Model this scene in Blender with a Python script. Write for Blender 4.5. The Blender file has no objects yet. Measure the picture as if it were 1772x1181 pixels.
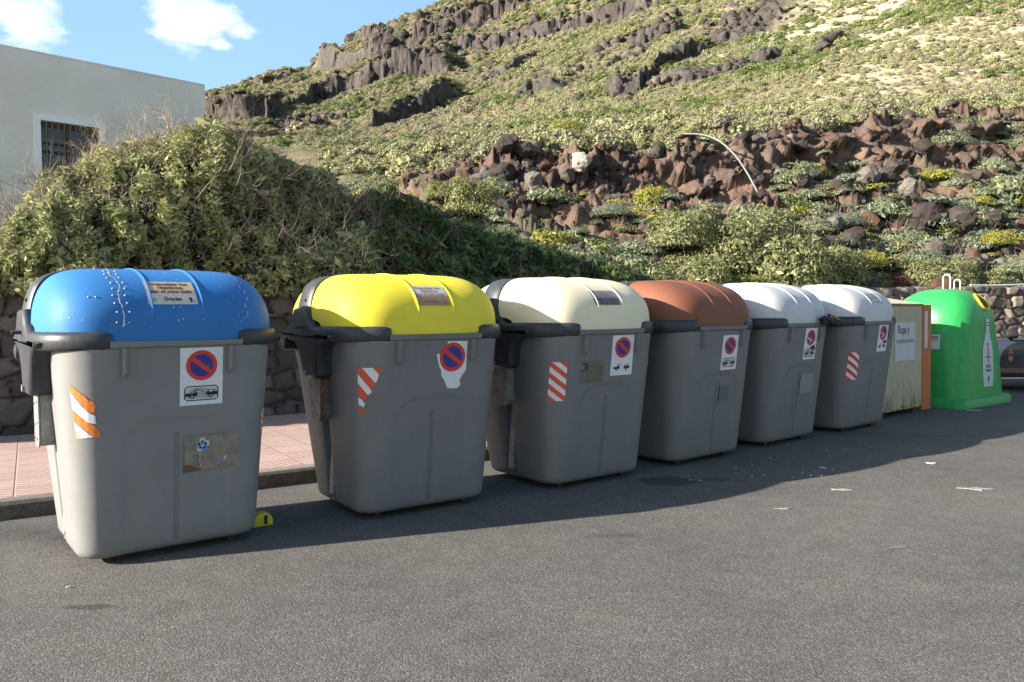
import bpy, bmesh, math, random
import numpy as np
from mathutils import Vector, Matrix, noise as mnoise
from mathutils.geometry import tessellate_polygon
R = math.radians
scene = bpy.context.scene
C = scene.collection
rng = np.random.default_rng(7)
random.seed(7)

# ------------------------------------------------------------------ camera
H_EYE, F_PX, PITCH, ROLL = 1.6, 1384.4, 0.035723, -0.01035
cd = bpy.data.cameras.new('camera'); cam = bpy.data.objects.new('camera', cd); C.objects.link(cam)
cd.sensor_width = 36; cd.lens = F_PX/1772*36; cd.clip_start = .05; cd.clip_end = 3000
cam.matrix_world = Matrix.Translation((0, 0, H_EYE)) @ Matrix.Rotation(R(90)-PITCH, 4, 'X') @ Matrix.Rotation(ROLL, 4, 'Z')
scene.camera = cam
# ------------------------------------------------------------------ sun, sky, exposure
SUN_EL, SUN_AZ = 20.8, 68.2         # azimuth towards which the light travels (from +Y to +X)
sd = bpy.data.lights.new('sun', 'SUN'); sun = bpy.data.objects.new('sun', sd); C.objects.link(sun)
sd.energy = 5.0; sd.angle = R(.5); sd.color = (1, .93, .82)
tv = Vector((math.sin(R(SUN_AZ))*math.cos(R(SUN_EL)), math.cos(R(SUN_AZ))*math.cos(R(SUN_EL)), -math.sin(R(SUN_EL))))
sun.rotation_euler = tv.to_track_quat('-Z', 'Y').to_euler()
sun.location = (-30, -14, 20)
world = bpy.data.worlds.new('World'); scene.world = world; world.use_nodes = True
nt = world.node_tree; nt.nodes.clear()
N = nt.nodes.new; L = nt.links.new
wo = N('ShaderNodeOutputWorld'); bg = N('ShaderNodeBackground'); sky = N('ShaderNodeTexSky')
sky.sky_type = 'NISHITA'; sky.sun_disc = False; sky.sun_elevation = R(SUN_EL); sky.sun_rotation = R(180+SUN_AZ)
sky.air_density = 1.0; sky.dust_density = .8; sky.ozone_density = 1.0
bg.inputs[1].default_value = .078
tc = N('ShaderNodeTexCoord')
def wmath(op, a, b=None, c=None, clamp=False):
    n = N('ShaderNodeMath'); n.operation = op; n.use_clamp = clamp
    for i, v in enumerate((a, b, c)):
        if v is None: continue
        if isinstance(v, (int, float)): n.inputs[i].default_value = v
        else: L(v, n.inputs[i])
    return n.outputs[0]
nz = N('ShaderNodeTexNoise'); nz.inputs['Scale'].default_value = 11; nz.inputs['Detail'].default_value = 5; nz.inputs['Roughness'].default_value = .58
mp = N('ShaderNodeMapping'); mp.inputs['Scale'].default_value = (1, 1, 2.2); L(tc.outputs['Generated'], mp.inputs[0]); L(mp.outputs[0], nz.inputs['Vector'])
def cdir(px, py):
    return Vector(((px-886)/F_PX, 1, (541-py)/F_PX)).normalized()
blobs = [((350, 32), .085, 1.05), ((300, 2), .06, .95), ((425, 55), .04, .85), ((390, 75), .03, .8), ((55, 25), .085, .62), ((110, 5), .05, .55), ((-250, 60), .1, .9), ((900, -420), .16, .9), ((-900, 100), .2, .8), ((2300, 80), .2, .7)]
acc = None
for (p, r, a) in blobs:
    vm = N('ShaderNodeVectorMath'); vm.operation = 'SUBTRACT'; L(tc.outputs['Generated'], vm.inputs[0]); vm.inputs[1].default_value = cdir(*p)
    vs = N('ShaderNodeVectorMath'); vs.operation = 'MULTIPLY'; L(vm.outputs[0], vs.inputs[0]); vs.inputs[1].default_value = (1, 1, 1.9)
    vl = N('ShaderNodeVectorMath'); vl.operation = 'LENGTH'; L(vs.outputs[0], vl.inputs[0])
    m = wmath('MULTIPLY_ADD', vl.outputs['Value'], -a/r, a, clamp=True)
    acc = m if acc is None else wmath('MAXIMUM', acc, m)
dens = wmath('ADD', wmath('MULTIPLY', acc, 1.5), wmath('MULTIPLY_ADD', nz.outputs[0], 2.7, -1.75))
mask = wmath('MULTIPLY', dens, wmath('GREATER_THAN', acc, .0001))
mask = wmath('SMOOTH_MIN', wmath('MAXIMUM', mask, 0), .92, .2)
mx = N('ShaderNodeMix'); mx.data_type = 'RGBA'; L(mask, mx.inputs[0])
# pale glow added to brighten the sky ahead (a broad lobe round one compass direction)
vm = N('ShaderNodeVectorMath'); vm.operation = 'DISTANCE'; L(tc.outputs['Generated'], vm.inputs[0]); vm.inputs[1].default_value = Vector((-.35, 1, .22)).normalized()
sky_lift = wmath('MULTIPLY_ADD', vm.outputs['Value'], -.62, .62, clamp=True)
mv = N('ShaderNodeMix'); mv.data_type = 'RGBA'; L(sky_lift, mv.inputs[0]); L(sky.outputs[0], mv.inputs[6]); mv.inputs[7].default_value = (2.3, 4.1, 6.6, 1)
L(mv.outputs[2], mx.inputs[6]); mx.inputs[7].default_value = (9.0, 9.1, 9.6, 1)
L(mx.outputs[2], bg.inputs[0]); L(bg.outputs[0], wo.inputs[0])
scene.view_settings.view_transform = 'Standard'; scene.view_settings.look = 'None'
scene.view_settings.exposure = 1.5; scene.view_settings.gamma = 1
scene.render.engine = 'CYCLES'

# ------------------------------------------------------------------ helpers
def tag(o, label=None, cat=None, group=None, kind=None):
    if label: o['label'] = label
    if cat: o['category'] = cat
    if group: o['group'] = group
    if kind: o['kind'] = kind
    return o
def empty(name, loc=(0, 0, 0), rz=0, label=None, cat=None, group=None):
    o = bpy.data.objects.new(name, None); C.objects.link(o); o.location = loc; o.rotation_euler = (0, 0, rz)
    o.empty_display_size = .2
    return tag(o, label, cat, group)
def meshobj(name, verts, faces, mats, parent=None, smooth=True, midx=None, attrs=None):
    me = bpy.data.meshes.new(name)
    verts = np.asarray(verts, dtype=np.float32)
    if isinstance(faces, np.ndarray):
        nf, k = faces.shape
        me.vertices.add(len(verts)); me.vertices.foreach_set('co', verts.ravel())
        me.loops.add(nf*k); me.loops.foreach_set('vertex_index', faces.astype(np.int32).ravel())
        me.polygons.add(nf); me.polygons.foreach_set('loop_start', np.arange(0, nf*k, k, dtype=np.int32))
        me.update(calc_edges=True)
    else:
        me.from_pydata(verts.tolist(), [], faces)
    if not isinstance(mats, (list, tuple)): mats = [mats]
    for m in mats: me.materials.append(m)
    me.polygons.foreach_set('use_smooth', np.full(len(me.polygons), bool(smooth)))
    if midx is not None: me.polygons.foreach_set('material_index', np.asarray(midx, dtype=np.int32))
    for k_, a in (attrs or {}).items():
        at = me.attributes.new(k_, 'FLOAT', 'POINT'); at.data.foreach_set('value', np.asarray(a, dtype=np.float32))
    me.update()
    o = bpy.data.objects.new(name, me); C.objects.link(o)
    if parent: o.parent = parent
    return o
class MB:
    """collects simple shapes into one mesh"""
    def __init__(s): s.v = []; s.f = []; s.m = []
    def add(s, v, f, m=0):
        b = len(s.v); s.v += [tuple(p) for p in v]; s.f += [tuple(b+i for i in q) for q in f]; s.m += [m]*len(f)
    def box(s, c, d, rot=None, m=0, bev=0):
        bm = bmesh.new(); bmesh.ops.create_cube(bm, size=1)
        for v in bm.verts: v.co = Vector((v.co.x*d[0], v.co.y*d[1], v.co.z*d[2]))
        if bev: bmesh.ops.bevel(bm, geom=bm.edges[:], offset=bev, segments=2, affect='EDGES', profile=.5)
        M = (rot or Matrix.Identity(3))
        s.add([M @ v.co + Vector(c) for v in bm.verts], [[v.index for v in f.verts] for f in bm.faces], m); bm.free()
    def tube(s, pts, r, n=8, m=0, cap=True):
        pts = [Vector(p) for p in pts]; rs = r if isinstance(r, (list, tuple)) else [r]*len(pts)
        vs = []; up = Vector((0, 0, 1))
        for i, p in enumerate(pts):
            d = (pts[min(i+1, len(pts)-1)]-pts[max(i-1, 0)]).normalized()
            a = d.cross(up)
            if a.length < .1: a = d.cross(Vector((1, 0, 0)))
            a.normalize(); b = a.cross(d).normalized()
            for k in range(n):
                t = 2*math.pi*k/n; vs.append(p+(a*math.cos(t)+b*math.sin(t))*rs[i])
        fs = [(i*n+k, i*n+(k+1) % n, (i+1)*n+(k+1) % n, (i+1)*n+k) for i in range(len(pts)-1) for k in range(n)]
        if cap: fs += [tuple(range(n))[::-1], tuple((len(pts)-1)*n+k for k in range(n))]
        s.add(vs, fs, m)
    def sphere(s, c, r, m=0, seg=10, sc=(1, 1, 1)):
        bm = bmesh.new(); bmesh.ops.create_uvsphere(bm, u_segments=seg, v_segments=max(4, seg//2+1), radius=r)
        s.add([Vector((v.co.x*sc[0], v.co.y*sc[1], v.co.z*sc[2]))+Vector(c) for v in bm.verts], [[v.index for v in f.verts] for f in bm.faces], m); bm.free()
    def prism(s, poly, axis, a, b, m=0, bev=0, seg=2):
        """poly: 2D outline, extruded along axis ('x': poly=(y,z)) from a to b"""
        bm = bmesh.new()
        def P(p, t): return {'x': (t, p[0], p[1]), 'y': (p[0], t, p[1]), 'z': (p[0], p[1], t)}[axis]
        A = [bm.verts.new(P(p, a)) for p in poly]; B = [bm.verts.new(P(p, b)) for p in poly]
        n = len(poly)
        bm.faces.new(A); bm.faces.new(B[::-1])
        for i in range(n): bm.faces.new((A[i], B[i], B[(i+1) % n], A[(i+1) % n]))
        bmesh.ops.recalc_face_normals(bm, faces=bm.faces)
        if bev:
            es = [e for e in bm.edges if abs((e.verts[0].co-e.verts[1].co)[{'x': 0, 'y': 1, 'z': 2}[axis]]) < 1e-6]
            bmesh.ops.bevel(bm, geom=es, offset=bev, segments=seg, affect='EDGES', profile=.5)
        bm.verts.index_update()
        s.add([v.co.copy() for v in bm.verts], [[v.index for v in f.verts] for f in bm.faces], m); bm.free()
    def build(s, name, mats, parent=None, smooth=False):
        o = meshobj(name, s.v, s.f, mats, parent, smooth, s.m)
        if smooth:
            o.data.polygons.foreach_set('use_smooth', [True]*len(o.data.polygons))
            try:
                o.data.set_sharp_from_angle(angle=R(40))
            except Exception: pass
        return o
def fixnormals(o):
    bm = bmesh.new(); bm.from_mesh(o.data); bmesh.ops.recalc_face_normals(bm, faces=bm.faces); bm.to_mesh(o.data); bm.free(); return o

# ---- numpy value noise
_tab = rng.random((64, 64, 64)).astype(np.float32)
def vnoise(x, y, z=0.0):
    x, y, z = np.broadcast_arrays(np.asarray(x, float), np.asarray(y, float), np.asarray(z, float))
    xi, yi, zi = np.floor(x).astype(int), np.floor(y).astype(int), np.floor(z).astype(int)
    fx, fy, fz = x-xi, y-yi, z-zi
    fx, fy, fz = fx*fx*(3-2*fx), fy*fy*(3-2*fy), fz*fz*(3-2*fz)
    g = lambda a, b, c: _tab[(xi+a) & 63, (yi+b) & 63, (zi+c) & 63]
    l = lambda a, b, t: a+(b-a)*t
    return l(l(l(g(0, 0, 0), g(1, 0, 0), fx), l(g(0, 1, 0), g(1, 1, 0), fx), fy), l(l(g(0, 0, 1), g(1, 0, 1), fx), l(g(0, 1, 1), g(1, 1, 1), fx), fy), fz)*2-1
def fbm(x, y, z=0.0, oct=4, gain=.5):
    s = 0; a = 1; t = 0
    for o in range(oct):
        s = s+a*vnoise(x*2**o+13.7*o, y*2**o+5.1*o, np.asarray(z)*2**o+3.3*o); t += a; a *= gain
    return s/t

# ---- materials
MATS = {}
def mat(name, col, rough=.6, spec=.4, metal=0.0, var=0.0, vscale=6.0, bump=0.0, bscale=40.0, col2=None, coat=0.0, coord='Object'):
    if name in MATS: return MATS[name]
    m = bpy.data.materials.new(name); m.use_nodes = True; t = m.node_tree; b = t.nodes['Principled BSDF']
    b.inputs['Base Color'].default_value = (*col, 1); b.inputs['Roughness'].default_value = rough
    b.inputs['Specular IOR Level'].default_value = spec; b.inputs['Metallic'].default_value = metal
    if coat: b.inputs['Coat Weight'].default_value = coat
    g = NT(t); co = g.coord(coord)
    if var or col2:
        n = g.noise(co, vscale, 6, .62)
        r = g.ramp(n, [(.32, 0), (.68, 1)])
        c1 = tuple(max(0, c*(1-var)) for c in col); c2 = col2 or tuple(min(1, c*(1+var)) for c in col)
        g.link(g.mix(r, c1, c2), b.inputs['Base Color'])
    if bump:
        g.link(g.bump(g.noise(co, bscale, 4, .6), bump), b.inputs['Normal'])
    MATS[name] = m; return m
class NT:
    def __init__(s, t): s.t = t
    def n(s, k): return s.t.nodes.new(k)
    def link(s, a, b): s.t.links.new(a, b)
    def put(s, v, i):
        if isinstance(v, (int, float)): i.default_value = v
        elif isinstance(v, (tuple, list)): i.default_value = (*v, 1) if len(v) == 3 and len(i.default_value) == 4 else v
        else: s.link(v, i)
    def coord(s, k='Object'):
        return s.n('ShaderNodeTexCoord').outputs[k]
    def geo(s, k='Position'): return s.n('ShaderNodeNewGeometry').outputs[k]
    def map(s, c, scale=(1, 1, 1), rot=(0, 0, 0), loc=(0, 0, 0)):
        m = s.n('ShaderNodeMapping'); s.link(c, m.inputs[0]); m.inputs['Scale'].default_value = scale; m.inputs['Rotation'].default_value = rot; m.inputs['Location'].default_value = loc; return m.outputs[0]
    def noise(s, c, scale, detail=4, rough=.5, dist=0.0, out=0):
        x = s.n('ShaderNodeTexNoise'); s.link(c, x.inputs['Vector']); x.inputs['Scale'].default_value = scale; x.inputs['Detail'].default_value = detail; x.inputs['Roughness'].default_value = rough; x.inputs['Distortion'].default_value = dist; return x.outputs[out]
    def voro(s, c, scale, feat='F1', out='Distance', rnd=1.0):
        x = s.n('ShaderNodeTexVoronoi'); x.feature = feat; s.link(c, x.inputs['Vector']); x.inputs['Scale'].default_value = scale; x.inputs['Randomness'].default_value = rnd; return x.outputs[out]
    def ramp(s, f, st):
        r = s.n('ShaderNodeValToRGB'); s.link(f, r.inputs[0]); e = r.color_ramp.elements
        while len(e) < len(st): e.new(.5)
        for i, (p, c) in enumerate(st):
            e[i].position = p; e[i].color = (c, c, c, 1) if isinstance(c, (int, float)) else (*c, 1)
        return r.outputs[0]
    def mix(s, f, a, b, mode='MIX'):
        x = s.n('ShaderNodeMix'); x.data_type = 'RGBA'; x.blend_type = mode
        s.put(f, x.inputs[0]); s.put(a, x.inputs[6]); s.put(b, x.inputs[7]); return x.outputs[2]
    def math(s, op, a, b=0.0, c=0.0, clamp=False):
        x = s.n('ShaderNodeMath'); x.operation = op; x.use_clamp = clamp
        s.put(a, x.inputs[0]); s.put(b, x.inputs[1]); s.put(c, x.inputs[2]); return x.outputs[0]
    def sep(s, v):
        x = s.n('ShaderNodeSeparateXYZ'); s.link(v, x.inputs[0]); return x.outputs
    def attr(s, name, out='Fac'):
        x = s.n('ShaderNodeAttribute'); x.attribute_name = name; return x.outputs[out]
    def bump(s, h, strength=.3, dist=.02, nrm=None):
        x = s.n('ShaderNodeBump'); s.link(h, x.inputs['Height']); x.inputs['Strength'].default_value = strength; x.inputs['Distance'].default_value = dist
        if nrm: s.link(nrm, x.inputs['Normal'])
        return x.outputs[0]
def newmat(name, rough=.7, spec=.4):
    m = bpy.data.materials.new(name); m.use_nodes = True; MATS[name] = m
    b = m.node_tree.nodes['Principled BSDF']; b.inputs['Roughness'].default_value = rough; b.inputs['Specular IOR Level'].default_value = spec
    return m, NT(m.node_tree), b

# ================================================================== LARGE STRUCTURE
# plan lines (X, Y): kerb face and stone wall face run roughly parallel, then bend away
KERB = [(-30, -9.4), (-12, 1.45), (-4.05, 6.25), (-1.96, 7.51), (0, 8.75), (1.3, 9.85), (2.4, 11.0), (3.7, 12.35), (5.3, 14.4), (7.0, 16.3), (8.5, 17.3), (12, 18.2), (14, 18.9), (30, 23.5)]
WALL = [(-30, -5.0), (-12, 6.3), (-6.32, 9.81), (-3.14, 11.79), (1.0, 14.75), (5.0, 17.7), (8.0, 18.7), (12.28, 19.7), (20, 22.0), (40, 27)]
def plan(line, x): return np.interp(x, [p[0] for p in line], [p[1] for p in line])
def line_at(line, t):
    """Y where the ray X = t*Y crosses the polyline"""
    t = np.atleast_1d(t); out = np.full(t.shape, np.nan)
    for (x0, y0), (x1, y1) in zip(line[:-1], line[1:]):
        den = (x1-x0)-t*(y1-y0); s = (t*y0-x0)/np.where(abs(den) < 1e-9, 1e-9, den)
        y = y0+s*(y1-y0); ok = (s >= 0) & (s <= 1) & (y > 0) & np.isnan(out); out[ok] = y[ok]
    out[np.isnan(out)] = 6.0
    return out
def resample(line, step):
    P = np.array(line, float); d = np.r_[0, np.cumsum(np.hypot(*np.diff(P, axis=0).T))]
    n = int(d[-1]/step)+1; s = np.linspace(0, d[-1], n)
    return np.stack([np.interp(s, d, P[:, 0]), np.interp(s, d, P[:, 1])], 1), s
def smooth_line(line, step=.25, k=7):
    P, s = resample(line, step); Q = P.copy(); w = np.ones(2*k+1)/(2*k+1)
    for c in (0, 1): Q[k:-k, c] = np.convolve(P[:, c], w, 'valid')
    return [tuple(p) for p in Q]
KERB = smooth_line(KERB); WALL = smooth_line(WALL)

# --- ground sheet
m, g, b = newmat('dry_earth', .95, .2)
n1 = g.noise(g.geo(), .8, 8, .6); g.link(g.mix(g.ramp(n1, [(.35, 0), (.65, 1)]), (.10, .075, .055), (.2, .16, .12)), b.inputs[0])
S_ = 1500
meshobj('ground', [(-S_, -S_, -.004), (S_, -S_, -.004), (S_, S_, -.004), (-S_, S_, -.004)], [(0, 1, 2, 3)], m)['kind'] = 'structure'
# --- asphalt road
m, g, b = newmat('asphalt', .85, .35)
P = g.geo()
fine = g.noise(P, 230, 3, .7); agg = g.voro(P, 115, 'F1', 'Color'); aggd = g.voro(P, 115, 'F1', 'Distance')
aggv = g.sep(agg)[0]; big = g.noise(P, .7, 5, .6); mid = g.noise(P, 5, 6, .65)
stone = g.ramp(aggv, [(0, (.074, .071, .067)), (.4, (.102, .099, .095)), (.72, (.130, .126, .12)), (.9, (.16, .155, .147)), (1, (.20, .194, .184))])
base = g.mix(g.ramp(mid, [(.3, 0), (.7, 1)]), (.84, .82, .8), (1.08, 1.07, 1.05))
c = g.mix(1.0, stone, base, 'MULTIPLY')
c = g.mix(g.ramp(big, [(.3, 0), (.7, 1)]), g.mix(1.0, c, (.86, .86, .87), 'MULTIPLY'), g.mix(1.0, c, (1.16, 1.13, 1.08), 'MULTIPLY'))
# oil and damp stains with a place of their own
sp = g.sep(P)
def blob(x, y, rx, ry, soft=.5, nsc=6, amp=.5):
    dx = g.math('DIVIDE', g.math('SUBTRACT', sp[0], x), rx); dy = g.math('DIVIDE', g.math('SUBTRACT', sp[1], y), ry)
    d = g.math('SQRT', g.math('ADD', g.math('MULTIPLY', dx, dx), g.math('MULTIPLY', dy, dy)))
    d = g.math('ADD', d, g.math('MULTIPLY_ADD', g.noise(P, nsc, 5, .65), amp*2, -amp))
    return g.math('DIVIDE', g.math('SUBTRACT', 1, d), soft, clamp=True)
for (x, y, rx, ry, st, soft) in [(-3.0, 5.75, .75, .38, .55, .7), (-2.35, 4.35, .16, .05, .6, .4), (1.45, 7.45, .28, .22, .6, .15), (1.9, 7.5, .17, .09, .45, .25), (.75, 5.65, .28, .08, .35, .7), (-3.9, 5.9, .9, .35, .4, .8), (5.0, 7.4, .9, .12, .22, .8), (-.55, 6.9, .3, .12, .5, .5), (4.3, 10.1, .5, .12, .35, .6), (5.2, 9.9, .9, .1, .3, .6), (2.4, 4.2, 1.4, .25, .14, .9), (-1.2, 3.2, .9, .3, .12, .9)]:
    k = g.math('MULTIPLY', blob(x, y, rx, ry, soft), st)
    c = g.mix(k, c, (.026, .025, .026))
# pale worn patch of the carriageway
k = g.math('MULTIPLY', blob(3.4, 6.1, 3.2, 1.0, 1.2, 2, .35), .22); c = g.mix(k, c, (.17, .155, .135))
# hairline cracks
cr = g.voro(g.noise(P, 1.2, 4, .6, out=1), 2.6, 'DISTANCE_TO_EDGE')
g.link(c, b.inputs[0])
hgt = g.math('ADD', g.math('MULTIPLY', aggd, -.9), g.math('MULTIPLY', fine, .35))
g.link(g.bump(hgt, .55, .005), b.inputs['Normal'])
asphalt = m
kp = [p for p in KERB]
rv = [(x, y, 0) for x, y in kp]; nk = len(rv)
rv += [(x+8*.5, -30, 0) for x, y in kp]
rf = [(i, nk+i, nk+i+1, i+1) for i in range(nk-1)]
meshobj('road', rv, rf, asphalt, smooth=False)['kind'] = 'structure'
# --- kerb of cast stones
m, g, b = newmat('kerb_stone', .9, .3)
P = g.geo(); n = g.noise(P, 14, 7, .7); n2 = g.noise(P, 90, 3, .7)
z = g.sep(P)[2]
c = g.mix(g.ramp(n, [(.3, 0), (.7, 1)]), (.075, .062, .05), (.2, .18, .155)); c = g.mix(g.ramp(n2, [(.35, .6), (.62, 0)]), c, (.05, .045, .04))
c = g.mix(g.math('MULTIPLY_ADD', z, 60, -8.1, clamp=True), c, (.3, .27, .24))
g.link(c, b.inputs[0]); g.link(g.bump(n2, .6, .01), b.inputs['Normal'])
KH = .145
def normals2(P):
    d = np.gradient(P, axis=0); d /= np.hypot(d[:, 0], d[:, 1])[:, None]
    return d, np.stack([-d[:, 1], d[:, 0]], 1)       # left normal = towards the pavement
kb = MB(); KP, ks = resample(KERB, .2); KD, KN = normals2(KP)
seg = 5
for i in range(0, len(KP)-seg, seg):
    if KP[i, 0] < -14 or KP[i, 0] > 24: continue
    idx = list(range(i, i+seg+1)); prof = [(0, -.02), (.006, .115), (.03, KH-.006), (.05, KH), (.17, KH), (.17, -.02)]
    vs = []; jit = random.uniform(-.004, .004)
    for q, j in enumerate(idx):
        p = KP[j]+KD[j]*(.006 if q == 0 else (-.006 if q == seg else 0))
        for (o, z) in prof: vs.append((p[0]+KN[j, 0]*(o+jit), p[1]+KN[j, 1]*(o+jit), z+(jit if z > .1 else 0)))
    k = len(prof)
    fs = [(a*k+c_, (a+1)*k+c_, (a+1)*k+c_+1, a*k+c_+1) for a in range(seg) for c_ in range(k-1)]
    fs += [tuple(range(k)), tuple(seg*k+c_ for c_ in range(k))[::-1]]
    kb.add(vs, fs)
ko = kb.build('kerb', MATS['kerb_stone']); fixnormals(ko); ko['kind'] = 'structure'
# --- pavement of pink tiles pressed with wave grooves
m, g, b = newmat('pink_wave_tiles', .85, .3)
at, ac = g.attr('along'), g.attr('across')
cell = .40
fa = g.math('FRACT', g.math('DIVIDE', at, cell)); fc = g.math('FRACT', g.math('DIVIDE', ac, cell))
wob = g.math('MULTIPLY', g.math('SINE', g.math('MULTIPLY', fa, 2*math.pi)), .17)
wob2 = g.math('MULTIPLY', g.math('SINE', g.math('MULTIPLY', fa, 4*math.pi)), .05)
ph = g.math('ADD', g.math('ADD', fc, wob), wob2)
ln = g.math('ABSOLUTE', g.math('SINE', g.math('MULTIPLY', ph, math.pi*4)))
groove = g.ramp(ln, [(.0, 1), (.22, .8), (.38, 0)])
jt = g.math('MINIMUM', g.math('MINIMUM', fa, g.math('SUBTRACT', 1, fa)), g.math('MINIMUM', fc, g.math('SUBTRACT', 1, fc)))
joint = g.ramp(jt, [(.0, .55), (.012, .4), (.022, 0)])
dk = g.math('MAXIMUM', g.math('MULTIPLY', groove, .85), joint)
P = g.geo(); n = g.noise(P, 3, 6, .6); n2 = g.noise(P, 60, 4, .7)
tcell = g.n('ShaderNodeTexWhiteNoise'); cv = g.n('ShaderNodeCombineXYZ'); g.link(g.math('FLOOR', g.math('DIVIDE', at, cell)), cv.inputs[0]); g.link(g.math('FLOOR', g.math('DIVIDE', ac, cell)), cv.inputs[1]); g.link(cv.outputs[0], tcell.inputs[0])
c = g.mix(tcell.outputs[0], (.47, .32, .28), (.56, .39, .345)); c = g.mix(g.ramp(n, [(.35, .0), (.7, .5)]), c, (.50, .41, .37))
c = g.mix(g.ramp(n2, [(.45, 0), (.75, .35)]), c, (.2, .13, .11))
c = g.mix(g.math('MULTIPLY', dk, .85), c, (.1, .055, .045))
g.link(c, b.inputs[0]); g.link(g.bump(g.math('SUBTRACT', 1, dk), .8, .012), b.inputs['Normal'])
pv = []; al = []; acr = []; WK = 16
PX, psx = resample(KERB, .25); PD, PN = normals2(PX)
for i in range(len(PX)):
    for k in range(WK):
        o = .17+ (5.2-.17)*k/(WK-1); pv.append((PX[i, 0]+PN[i, 0]*o, PX[i, 1]+PN[i, 1]*o, KH-.004)); al.append(psx[i]); acr.append(o-.17)
pf = [(i*WK+k, (i+1)*WK+k, (i+1)*WK+k+1, i*WK+k+1) for i in range(len(PX)-1) for k in range(WK-1)]
meshobj('pavement', pv, pf, m, smooth=False, attrs={'along': al, 'across': acr})['kind'] = 'structure'

# --- dry stone wall with real relief
m, g, b = newmat('dark_basalt', .92, .25)
P = g.geo(); cell_, dd = g.attr('stone'), g.attr('joint')
c = g.ramp(cell_, [(0, (.06, .05, .046)), (.35, (.1, .088, .08)), (.7, (.15, .135, .12)), (1, (.22, .195, .17))])
n = g.noise(P, 9, 8, .7); c = g.mix(g.ramp(n, [(.35, .0), (.75, .6)]), c, (.045, .04, .038)); n3 = g.noise(P, 26, 4, .6)
c = g.mix(g.ramp(n3, [(.62, 0), (.72, .55)]), c, (.34, .31, .27))
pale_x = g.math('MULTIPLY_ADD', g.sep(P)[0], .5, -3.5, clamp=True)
c = g.mix(pale_x, c, g.mix(1.0, c, (1.8, 1.72, 1.6), 'MULTIPLY'))        # sunlit paleness of the far end put into the stone colour
c = g.mix(dd, c, (.03, .026, .024))
g.link(c, b.inputs[0]); g.link(g.bump(g.noise(P, 60, 5, .7), .8, .02), b.inputs['Normal'])
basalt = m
WS = .03; WP, ws = resample(WALL, WS); keep = (WP[:, 0] > -9.5) & (WP[:, 0] < 26); WP = WP[keep]; ws = ws[keep]; WD, WN = normals2(WP)
k9 = 25; wk = np.ones(2*k9+1)/(2*k9+1)
def wall_top(x): return np.interp(x, [-10, 0, 4, 6, 9, 13, 30], [1.98, 2.0, 2.1, 2.16, 2.1, 2.1, 2.1])
NH = 76; zz = np.linspace(0, 1, NH)
A, Zf = np.meshgrid(ws, zz, indexing='ij'); top = wall_top(WP[:, 0])[:, None]+.05*fbm(ws*1.7, ws*0+3, 0)[:, None]
Zm = .1+Zf*(top-.1)
cw, ch = .40, .27
U, V = A/cw, Zm/ch; U = U+.5*(np.floor(V) % 2)
best = np.full(U.shape, 9.); sec = np.full(U.shape, 9.); cid = np.zeros(U.shape)
for di in (-1, 0, 1):
    for dj in (-1, 0, 1):
        ci, cj = np.floor(U)+di, np.floor(V)+dj
        r1 = _tab[ci.astype(int) & 63, cj.astype(int) & 63, 5]; r2 = _tab[ci.astype(int) & 63, cj.astype(int) & 63, 11]; r3 = _tab[ci.astype(int) & 63, cj.astype(int) & 63, 21]
        d = np.hypot((U-(ci+.1+.8*r1))*1.05, V-(cj+.1+.8*r2))
        new = d < best; sec = np.where(new, best, np.minimum(sec, d)); cid = np.where(new, r3, cid); best = np.where(new, d, best)
edge = np.clip((sec-best)/.28, 0, 1); relief = .085*np.sqrt(edge)*(.65+.6*cid)+.018*fbm(A*9, Zm*9, cid*7)
rel = relief
Xw = WP[:, 0][:, None]-WN[:, 0][:, None]*rel; Yw = WP[:, 1][:, None]-WN[:, 1][:, None]*rel
cap = 4
vx = [np.stack([Xw, Yw, Zm], 2)]
# top surface, lumpy
tp = []
for q in range(1, cap+1):
    off = q*.12; bz = top[:, 0]+.03*fbm(ws*6, off*8+0*ws)+ (.02 if q < cap else -.3)
    tp.append(np.stack([WP[:, 0]+WN[:, 0]*off, WP[:, 1]+WN[:, 1]*off, bz], 1)[:, None, :])
vv = np.concatenate(vx+tp, 1); nh = vv.shape[1]
na = len(ws); ii, jj = np.meshgrid(np.arange(na-1), np.arange(nh-1), indexing='ij'); a0 = (ii*nh+jj).ravel()
wf = np.stack([a0, a0+nh, a0+nh+1, a0+1], 1)
st = np.concatenate([cid, np.repeat(cid[:, -1:], cap, 1)], 1).ravel(); jo = np.concatenate([1-np.clip(edge*2.6, 0, 1), np.zeros((na, cap))], 1).ravel()
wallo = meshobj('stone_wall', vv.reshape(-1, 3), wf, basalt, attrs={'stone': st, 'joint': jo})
tag(wallo, 'dark dry stone wall of irregular basalt blocks behind the row of bins', 'wall')

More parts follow.
